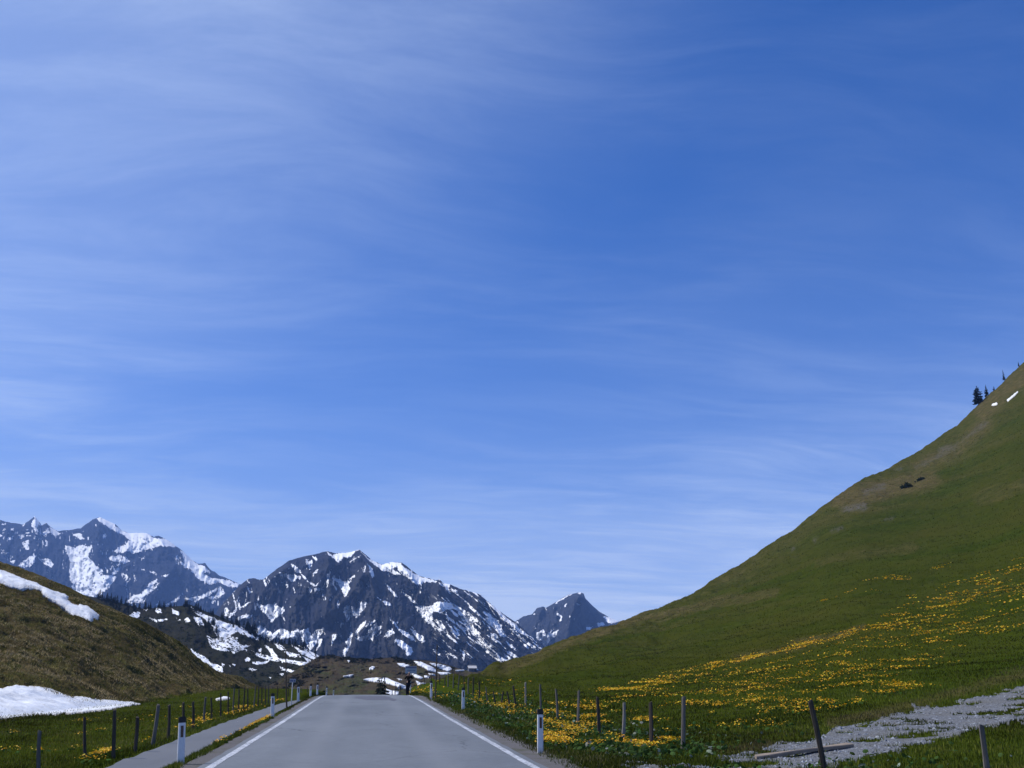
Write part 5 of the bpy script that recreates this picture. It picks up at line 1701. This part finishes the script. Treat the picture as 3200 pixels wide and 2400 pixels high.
wt = np.array(Z(O8, S8_, [(70, 135), (270, 185), (480, 235), (700, 215), (900, 200), (1000, 245), (1150, 300), (1300, 365), (1480, 480), (1560, 520), (1700, 540), (1880, 560), (1960, 612), (2080, 672)]))
GT = []
for k in range(95):                               # along the skyline of the wooded slope
    px = RNG.uniform(305, 1000)
    GT.append((px, np.interp(px, wt[:, 0], wt[:, 1]) + RNG.uniform(0, 7), RNG.uniform(11, 27) * (1.25 if px < 470 else 1),
               'small dark spruce on the wooded skyline ' + ('directly above the brown hill' if px < 470 else 'below the snowy massif' if px < 690 else 'in front of the rock mountain, high part' if px < 840 else 'in front of the rock mountain, low end')))
for (poly, n), wh in zip((([(950, 370), (1110, 360), (1150, 520), (1060, 500)], 26), ([(1440, 520), (1560, 530), (1540, 640), (1460, 640)], 16), ([(1300, 350), (1490, 420), (1490, 520), (1400, 440)], 22),
                ([(1640, 530), (1900, 560), (1960, 620), (1760, 580)], 22), ([(70, 150), (270, 180), (440, 250), (300, 280)], 26), ([(1760, 840), (1830, 800), (1900, 900), (1790, 930)], 7), ([(850, 210), (1000, 250), (960, 300), (850, 280)], 14)),
                         ('in the dark clump at the edge of the large snow field', 'between the two largest snow fields', 'on the upper edge of the large snow field', 'above the long low snow streaks',
                          'in the dense stand behind the brown hill', 'at the foot of the wooded slope by the path sign', 'on the crown of the wooded slope')):
    p = np.array(Z(O8, S8_, poly))
    c = 0
    while c < n:
        q = RNG.uniform(p.min(0), p.max(0))
        if inside(q[:1], q[1:2], p)[0]:
            GT.append((q[0], q[1], RNG.uniform(13, 27), 'small dark spruce ' + wh))
            c += 1
for i, (px, py, hpx, wh) in enumerate(GT):
    D = float(wood_surf(px, py))
    P = at(px, py, D)
    P[2] -= 0.4
    spruce(P, hpx / F * D, i, wh, 'spruces: ' + wh[18:], wide=1.15)
for i in range(26):
    px = RNG.uniform(985, 1290)
    py = np.interp(px, [985, 995, 1036, 1071, 1153, 1234, 1290], [2060, 2052, 2047, 2053, 2060, 2053, 2064]) + RNG.uniform(0, 10)
    D = float(knoll_surf(px, py))
    P = at(px, py, D)
    P[2] -= 0.3
    wh = 'at the wooded left end of the brown knoll' if px < 1060 else 'on the middle of the brown knoll' if px < 1180 else 'on the right part of the brown knoll'
    spruce(P, RNG.uniform(5, 12) / F * D, i, 'tiny dark spruce ' + wh, 'spruces ' + wh, wide=1.2)


def clumps(name, P, r, cols, mat, ntri, seed, flat=0.6):
    """Low scrub: each clump a dome of small leaf faces."""
    g = np.random.default_rng(seed)
    n = len(P)
    d = g.normal(size=(n, ntri, 3))
    d[..., 2] = np.abs(d[..., 2])
    d /= np.linalg.norm(d, axis=-1, keepdims=True)
    c = d * g.uniform(0.45, 1.0, (n, ntri, 1)) * r[:, None, None]
    c[..., 2] *= flat
    tv = g.normal(size=(n, ntri, 3, 3)) * (r * 0.26)[:, None, None, None]
    V = (P[:, None, None] + c[:, :, None] + tv).reshape(-1, 3)
    Fc = np.arange(len(V)).reshape(-1, 3)
    cc = np.repeat(cols, ntri * 3, 0)
    o = mesh_np(name, V, Fc, mat, cc)
    o['kind'] = 'stuff'
    return o


def tone(base, n, seed, var=0.35):
    g = np.random.default_rng(seed)
    return np.asarray(base) * g.uniform(1 - var, 1 + var, (n, 1)) * g.uniform(0.9, 1.1, (n, 3))


n = 2600
px = RNG.uniform(300, 1060, n)
py = np.interp(px, wt[:, 0], wt[:, 1]) + RNG.uniform(2, 150, n)
keep = (fbm(px / 26, py / 16, 3, 600) > 0.0) & (py < 2165)
px, py = px[keep], py[keep]
P = at(px, py, wood_surf(px, py))
clumps('pine_scrub', P, RNG.uniform(0.6, 1.5, len(P)), tone((0.016, 0.024, 0.010), len(P), 3), M['leaf'], 16, 4)
px = RNG.uniform(800, 1420, 1500)
kt = np.array([(780, 2168), (840, 2142), (900, 2108), (950, 2078), (995, 2052), (1036, 2047), (1071, 2053), (1153, 2060), (1234, 2053), (1275, 2063), (1400, 2078), (1450, 2094)], float)
py = np.interp(px, kt[:, 0], kt[:, 1]) + np.abs(RNG.normal(0, 9, len(px))) + np.where(px < 990, RNG.uniform(0, 50, len(px)), 0)
keep = (fbm(px / 24, py / 12, 3, 610) > -0.05)
px, py = px[keep], py[keep]
P = at(px, py, knoll_surf(px, py))
clumps('knoll_scrub', P, RNG.uniform(0.5, 1.2, len(P)), tone((0.020, 0.024, 0.012), len(P), 5), M['leaf'], 16, 6)
for i, (px, py, rr2, lb) in enumerate(((2834, 1520, 3.0, 'dark round shrub on the green hill, the lower of two'), (2879, 1497, 2.4, 'dark round shrub on the green hill, the upper of two'))):
    Pg = ground_at([px], [py])[0]
    o = clumps('hill_shrub', Pg + RNG.normal(0, 0.8, (7, 3)) * [1, 1, 0.2], np.full(7, rr2 * 0.55), tone((0.022, 0.030, 0.010), 7, 9), M['leaf'], 60, 10 + i, 0.9)
    del o['kind']
    tag(o, lb, 'shrub', 'shrubs on the green hill')


# ------------------------------------------------------------------ grass, leaves and flowers
def ok_ground(x, y):
    road_ = np.abs(x - bend(y)) < 3.35
    path_ = (x > PATH_L + 0.05) & (x < PATH_R - 0.02) & (y < 110)
    return ~(road_ | path_)


def blades(name, x, y, h, wd, cols, seed, lean=0.45, rings=True, sink=0.02):
    g = np.random.default_rng(seed)
    n = len(x)
    z = height(x, y) - sink
    a = g.uniform(0, 6.28, n)
    la = g.uniform(0, 6.28, n)
    le = g.uniform(0.1, 1.0, n) * lean * h
    wx, wy = np.cos(a) * wd, np.sin(a) * wd
    lx, ly = np.cos(la) * le, np.sin(la) * le
    b = np.stack([x, y, z], -1)
    w3 = np.stack([wx, wy, 0 * wx], -1)
    l3 = np.stack([lx, ly, 0 * lx], -1)
    up = np.stack([0 * h, 0 * h, h], -1)
    if rings:
        V = np.stack([b - w3, b + w3, b + w3 * 0.75 + l3 * 0.35 + up * 0.6, b - w3 * 0.75 + l3 * 0.35 + up * 0.6, b + l3 + up], 1)
        i0 = 5 * np.arange(n)[:, None]
        o = mesh_np(name, V, [i0 + np.array([[0, 1, 2, 3]]), i0 + np.array([[3, 2, 4]])], M['leaf'], np.repeat(cols, 5, 0))
    else:
        V = np.stack([b - w3, b + w3, b + l3 + up], 1)
        i0 = 3 * np.arange(n)[:, None]
        o = mesh_np(name, V, i0 + np.array([[0, 1, 2]]), M['leaf'], np.repeat(cols, 3, 0))
    o['kind'] = 'stuff'
    return o


def grass_colour(x, y, seed):
    n = len(x)
    z, sr, sl = land(x, y)
    P = np.stack([x, y, z], -1)
    m = turf_mask(P, sr, sl)
    g = np.random.default_rng(seed)
    dry = np.clip(m[:, 0] + g.normal(0, 0.2, n) + 0.25 * fbm(x / 3, y / 3, 3, 88), 0, 1)[:, None]
    pale = smooth(0.3, 0.8, fbm(x / 0.9, y / 0.9, 2, 89) + g.normal(0, 0.25, n))[:, None]
    c = np.array([0.039, 0.053, 0.005]) * (1 - pale) + np.array([0.085, 0.092, 0.014]) * pale
    c = c * (0.50 + 0.95 * smooth(-0.32, 0.36, fbm(x / 4.5, y / 13.0, 5, 95, 0.65)))[:, None] * np.where(x < -6, 1.75, np.where(np.hypot(x, y) < 60, 1.55, 1.0))[:, None] * np.where((x < -6)[:, None], [1.15, 1.0, 1.0], [1.0, 1.0, 1.0])
    patch = smooth(-0.35, 0.35, fbm(x / 3.4, y / 2.6, 4, 93, 0.6) + 0.08 * g.normal(0, 1, n))[:, None]
    brown = np.array([0.125, 0.096, 0.044]) * (1 - patch) + np.array([0.430, 0.330, 0.175]) * patch
    olive = smooth(0.1, 0.5, fbm(x / 5, y / 5, 3, 94))[:, None]
    brown = np.where((sr > 0)[:, None], brown * 0.42, brown)
    brown = brown * (1 - 0.55 * olive) + np.where((sr > 0)[:, None], 0.4, 1.0) * np.array([0.22, 0.22, 0.055]) * 0.55 * olive
    c = c * (1 - dry) + brown * dry
    return c * g.uniform(0.6, 1.4, (n, 1)), m


def in_track(x, y):
    return inside(x, y, Tw)


x, y, rho = polar_pts(230000, -22, 39, 12, 62, 700)
k = ok_ground(x, y) & ~(in_track(x, y) & (fbm(x / 1.2, y / 1.2, 4, 74, 0.6) > -0.22 + 0.6 * smooth(8.6, 6.6, x)))
x, y, rho = x[k], y[k], rho[k]
x = x + RNG.normal(0, 0.03, len(x))
c, m = grass_colour(x, y, 701)
hh = RNG.uniform(0.05, 0.13, len(x)) * (1 + 0.5 * smooth(0.0, 0.5, fbm(x / 1.6, y / 1.6, 3, 702))) * np.where((x > PATH_R - 0.1) & (x < -3.2), 0.8, 1)
blades('grass', x, y, hh, 0.004 + 0.00022 * rho, c, 703)
gy = 13 + 80 * RNG.uniform(0, 1, 60000) ** 1.7
gx = np.where(RNG.uniform(size=60000) < 0.65, RNG.uniform(-4.10, -3.38, 60000), RNG.uniform(3.55, 4.3, 60000)) + fbm(gy / 0.9, gy * 0, 3, 706) * 0.16
k = (fbm(gx / 0.5, gy / 1.2, 3, 707) > -0.34)
gx, gy = gx[k], gy[k]
c, m = grass_colour(gx, gy, 704)
blades('verge_grass', gx, gy, RNG.uniform(0.06, 0.17, len(gx)), 0.006 + 0.0001 * gy, c, 705)
x, y, rho = polar_pts(110000, 3, 39, 60, 560, 710)
z, sr, sl = land(x, y)
k = (sr > 0) & (sr < 0.99)
x, y, rho = x[k], y[k], rho[k]
c, m = grass_colour(x, y, 711)
blades('hill_grass', x, y, (0.06 + 0.0007 * rho) * RNG.uniform(0.5, 1.5, len(x)), 0.010 + 0.00026 * rho, c, 713, 1.2, False)
x, y, rho = polar_pts(150000, -22, -5, 50, 190, 720, 1.0)
z, sr, sl = land(x, y)
k = (sl > -0.05) & (sl < 1.0)
x, y, rho = x[k], y[k], rho[k]
c, m = grass_colour(x, y, 721)
blades('dry_grass', x, y, RNG.uniform(0.08, 0.26, len(x)), 0.04, c, 723, 1.3, False)
x, y, rho = polar_pts(60000, -22, -4, 60, 170, 730)
z, sr, sl = land(x, y)
k = (sl <= 0) & ok_ground(x, y) & (x < -3.4)
x, y, rho = x[k], y[k], rho[k]
c, m = grass_colour(x, y, 731)
blades('meadow_grass', x, y, RNG.uniform(0.06, 0.14, len(x)), 0.02, c, 733, 0.7, False)


def discs(x, y, z, r, cols, seed, tilt, nseg, mat, name, cup=0.25):
    """Small open blossoms or round leaves: a fan of nseg faces, tilted and cupped."""
    g = np.random.default_rng(seed)
    n = len(x)
    a = np.linspace(0, 2 * math.pi, nseg, endpoint=False)
    rim = np.stack([np.cos(a), np.sin(a), 0 * a + cup], -1)
    v = np.concatenate([np.zeros((1, 3)), rim])[None] * r[:, None, None]
    v = v * (1 + g.uniform(-0.2, 0.2, (n, nseg + 1, 1)))
    tx, ty = g.normal(0, tilt, n), g.normal(0, tilt, n)
    # rotate about x by tx, then about y by ty, then z
    cx, sx_ = np.cos(tx)[:, None], np.sin(tx)[:, None]
    Y, Zv = v[..., 1] * cx - v[..., 2] * sx_, v[..., 1] * sx_ + v[..., 2] * cx
    cy, sy_ = np.cos(ty)[:, None], np.sin(ty)[:, None]
    X, Z2 = v[..., 0] * cy + Zv * sy_, -v[..., 0] * sy_ + Zv * cy
    P = np.stack([X + x[:, None], Y + y[:, None], Z2 + z[:, None]], -1)
    i0 = (nseg + 1) * np.arange(n)[:, None, None]
    tri = np.array([(0, j + 1, (j + 1) % nseg + 1) for j in range(nseg)])
    o = mesh_np(name, P, (tri[None] + i0).reshape(-1, 3), mat, np.repeat(cols, nseg + 1, 0))
    o['kind'] = 'stuff'
    return o


# broad-leaved plants on the right verge
n = 14000
ys = 14 + 60 * RNG.uniform(0, 1, n) ** 1.6
xs = 3.75 + np.abs(RNG.normal(0, 2.6, n))
k = (fbm(xs / 1.1, ys / 1.6, 3, 740) > -0.12) & ~in_track(xs, ys) & (xs < 12)
xs, ys = xs[k], ys[k]
c = tone((0.048, 0.088, 0.022), len(xs), 741, 0.45)
pale = RNG.uniform(size=len(xs)) < 0.07
c[pale] = tone((0.22, 0.25, 0.20), pale.sum(), 742, 0.3)
discs(xs, ys, height(xs, ys) + RNG.uniform(0.02, 0.20, len(xs)) * (0.5 + 0.5 * smooth(3.7, 5, xs)), RNG.uniform(0.018, 0.062, len(xs)), c, 743, 0.6, 6, M['leaf'], 'verge_leaves', -0.2)

# yellow marsh flowers: where they grow, in photograph units on the slope, and how thickly
FL = [([(1900, 2172), (2100, 2130), (2250, 2095), (2420, 2048), (2600, 2012), (2800, 1962), (3000, 1880), (3200, 1785), (3200, 1755), (2950, 1880), (2750, 1955), (2500, 2010), (2300, 2055), (2000, 2135), (1880, 2160)], 1.0),
      ([(1850, 2178), (2400, 2075), (2900, 1925), (3200, 1790), (3200, 1960), (2850, 2120), (2400, 2210), (2000, 2245), (1860, 2230)], 0.17),
      ([(2850, 1850), (3200, 1740), (3200, 1900), (2950, 1980), (2700, 2020)], 0.26),
      ([(2540, 1885), (2750, 1800), (2960, 1760), (2980, 1790), (2780, 1830), (2600, 1890)], 0.16),
      ([(2440, 1835), (2520, 1815), (2620, 1760), (2600, 1780), (2520, 1830)], 0.10),
      ([(1690, 2200), (1850, 2190), (1900, 2260), (1800, 2330), (1700, 2300)], 0.30), ([(1690, 2300), (1790, 2310), (1800, 2350), (1700, 2340)], 0.5),
      ([(1890, 2310), (1960, 2318), (2040, 2345), (2020, 2372), (1930, 2350)], 0.6), ([(1840, 2345), (1870, 2340), (1900, 2370), (1850, 2372)], 0.45), ([(1965, 2225), (2040, 2228), (2030, 2265), (1970, 2260)], 0.4),
      ([(2040, 2325), (2110, 2318), (2110, 2340), (2050, 2350)], 0.6), ([(2205, 2245), (2280, 2240), (2280, 2265), (2210, 2265)], 0.5), ([(1470, 2170), (1520, 2175), (1520, 2205), (1480, 2200)], 0.9),
      ([(1560, 2205), (1650, 2205), (1650, 2240), (1570, 2235)], 0.35), ([(1440, 2130), (1640, 2130), (1660, 2220), (1480, 2210)], 0.05), ([(2000, 2235), (2500, 2200), (2480, 2290), (2000, 2300)], 0.05),
      ([(2400, 2215), (2560, 2190), (2850, 2110), (2880, 2150), (2600, 2225), (2420, 2250)], 0.12), ([(2790, 2140), (2860, 2135), (2860, 2165), (2800, 2168)], 0.5), ([(1250, 2140), (1420, 2120), (1420, 2190), (1330, 2185)], 0.04),
      ([(275, 2380), (320, 2350), (350, 2355), (355, 2400), (300, 2430), (270, 2430)], 0.45), ([(530, 2292), (610, 2275), (660, 2240), (640, 2240), (560, 2285)], 0.4), ([(690, 2232), (860, 2175), (880, 2180), (720, 2240)], 0.35),
      ([(690, 2330), (760, 2300), (830, 2245), (845, 2250), (780, 2310), (700, 2345)], 0.4), ([(420, 2340), (460, 2325), (450, 2345)], 0.6), ([(0, 2270), (340, 2240), (640, 2200), (640, 2250), (300, 2340), (0, 2380)], 0.012)]
x, y, rho = polar_pts(60000, -22, 39, 12, 330, 750, -0.35)
k = ok_ground(x, y)
x, y, rho = x[k], y[k], rho[k]
z = height(x, y)
px, py = project(np.stack([x, y, z], -1))
dens = np.zeros(len(x))
for poly, a in FL:
    dens = np.maximum(dens, a * inside(px + 34 * fbm(x / 1.6, y / 1.6, 3, 760), py + 16 * fbm(x / 1.6, y / 1.6, 3, 761), np.array(poly, float)))
dens = dens * (0.06 + 1.7 * smooth(-0.12, 0.38, fbm(x / 1.5, y / 2.4, 3, 762)))
k = RNG.uniform(size=len(x)) < dens
x, y, rho = x[k], y[k], rho[k]
near = rho < 45
m1 = np.where(near, 14, 9)
X = np.repeat(x, m1) + RNG.normal(0, 1, m1.sum()) * np.repeat(np.where(near, 0.13, 0.13 + 0.0034 * rho), m1)
Y = np.repeat(y, m1) + RNG.normal(0, 1, m1.sum()) * np.repeat(np.where(near, 0.13, 0.13 + 0.0034 * rho), m1)
RH = np.repeat(rho, m1)
kk = ok_ground(X, Y)
X, Y, RH = X[kk], Y[kk], RH[kk]
zz = height(X, Y) + RNG.uniform(0.10, 0.20, len(X))
col = tone((0.86, 0.43, 0.012), len(X), 770, 0.25)
yel = RNG.uniform(size=len(X)) < 0.3
col[yel] = tone((0.85, 0.60, 0.03), yel.sum(), 771, 0.2)
discs(X, Y, zz, np.maximum(0.019 + 0 * RH, 0.00062 * RH) * RNG.uniform(0.55, 1.5, len(X)), np.clip(col, 0, 0.95), 772, 0.35, 5, M['petal'], 'wildflowers', 0.3)
lx, ly = np.repeat(x[near], 7) + RNG.normal(0, 0.16, 7 * near.sum()), np.repeat(y[near], 7) + RNG.normal(0, 0.16, 7 * near.sum())
kk = ok_ground(lx, ly)
lx, ly = lx[kk], ly[kk]
discs(lx, ly, height(lx, ly) + RNG.uniform(0.03, 0.13, len(lx)), RNG.uniform(0.03, 0.065, len(lx)), tone((0.040, 0.080, 0.016), len(lx), 773, 0.4), 774, 0.5, 6, M['leaf'], 'flower_leaves', -0.15)

# ------------------------------------------------------------------ weathered plank on the gravel
Pp, Dp_ = ground_at([2362, 2655], [2378, 2334])
a0, a1 = Pp[0] + [0, 0, 0.05], Pp[1] + [0, 0, 0.06]
L = np.linalg.norm(a1 - a0)
pl = empty('timber_plank', a0, math.atan2(a1[1] - a0[1], a1[0] - a0[0]))
pl.rotation_euler[1] = -math.atan2(a1[2] - a0[2], math.hypot(*(a1 - a0)[:2]))
tag(pl, 'pale weathered timber plank lying on the gravel track', 'plank')
V = []
ts = np.linspace(0, 1, 9)
for i, t_ in enumerate(ts):
    s = 0.85 if i == 0 else (1 - 0.05 * math.sin(5 * t_))
    oy = 0.015 * math.sin(4 * t_)
    for yy, zv in ((-0.085, -0.035), (0.085, -0.035), (0.09, 0.025), (0.075, 0.04), (-0.075, 0.04), (-0.09, 0.025)):
        xx = t_ * L + (yy * 0.9 if i == 0 else (0.02 * math.sin(40 * yy) if i == 8 else 0))
        V.append((xx, yy * s + oy, zv + 0.01 * math.sin(6 * t_ + 20 * yy)))
fq = [(i * 6 + j, i * 6 + (j + 1) % 6, (i + 1) * 6 + (j + 1) % 6, (i + 1) * 6 + j) for i in range(8) for j in range(6)]
me = mesh_np('board', V, [np.array(fq)[:, ::-1], np.array([[0, 1, 2, 3, 4, 5], [53, 52, 51, 50, 49, 48]])], M['plank_wood'], link=False)
child('board', me, pl)
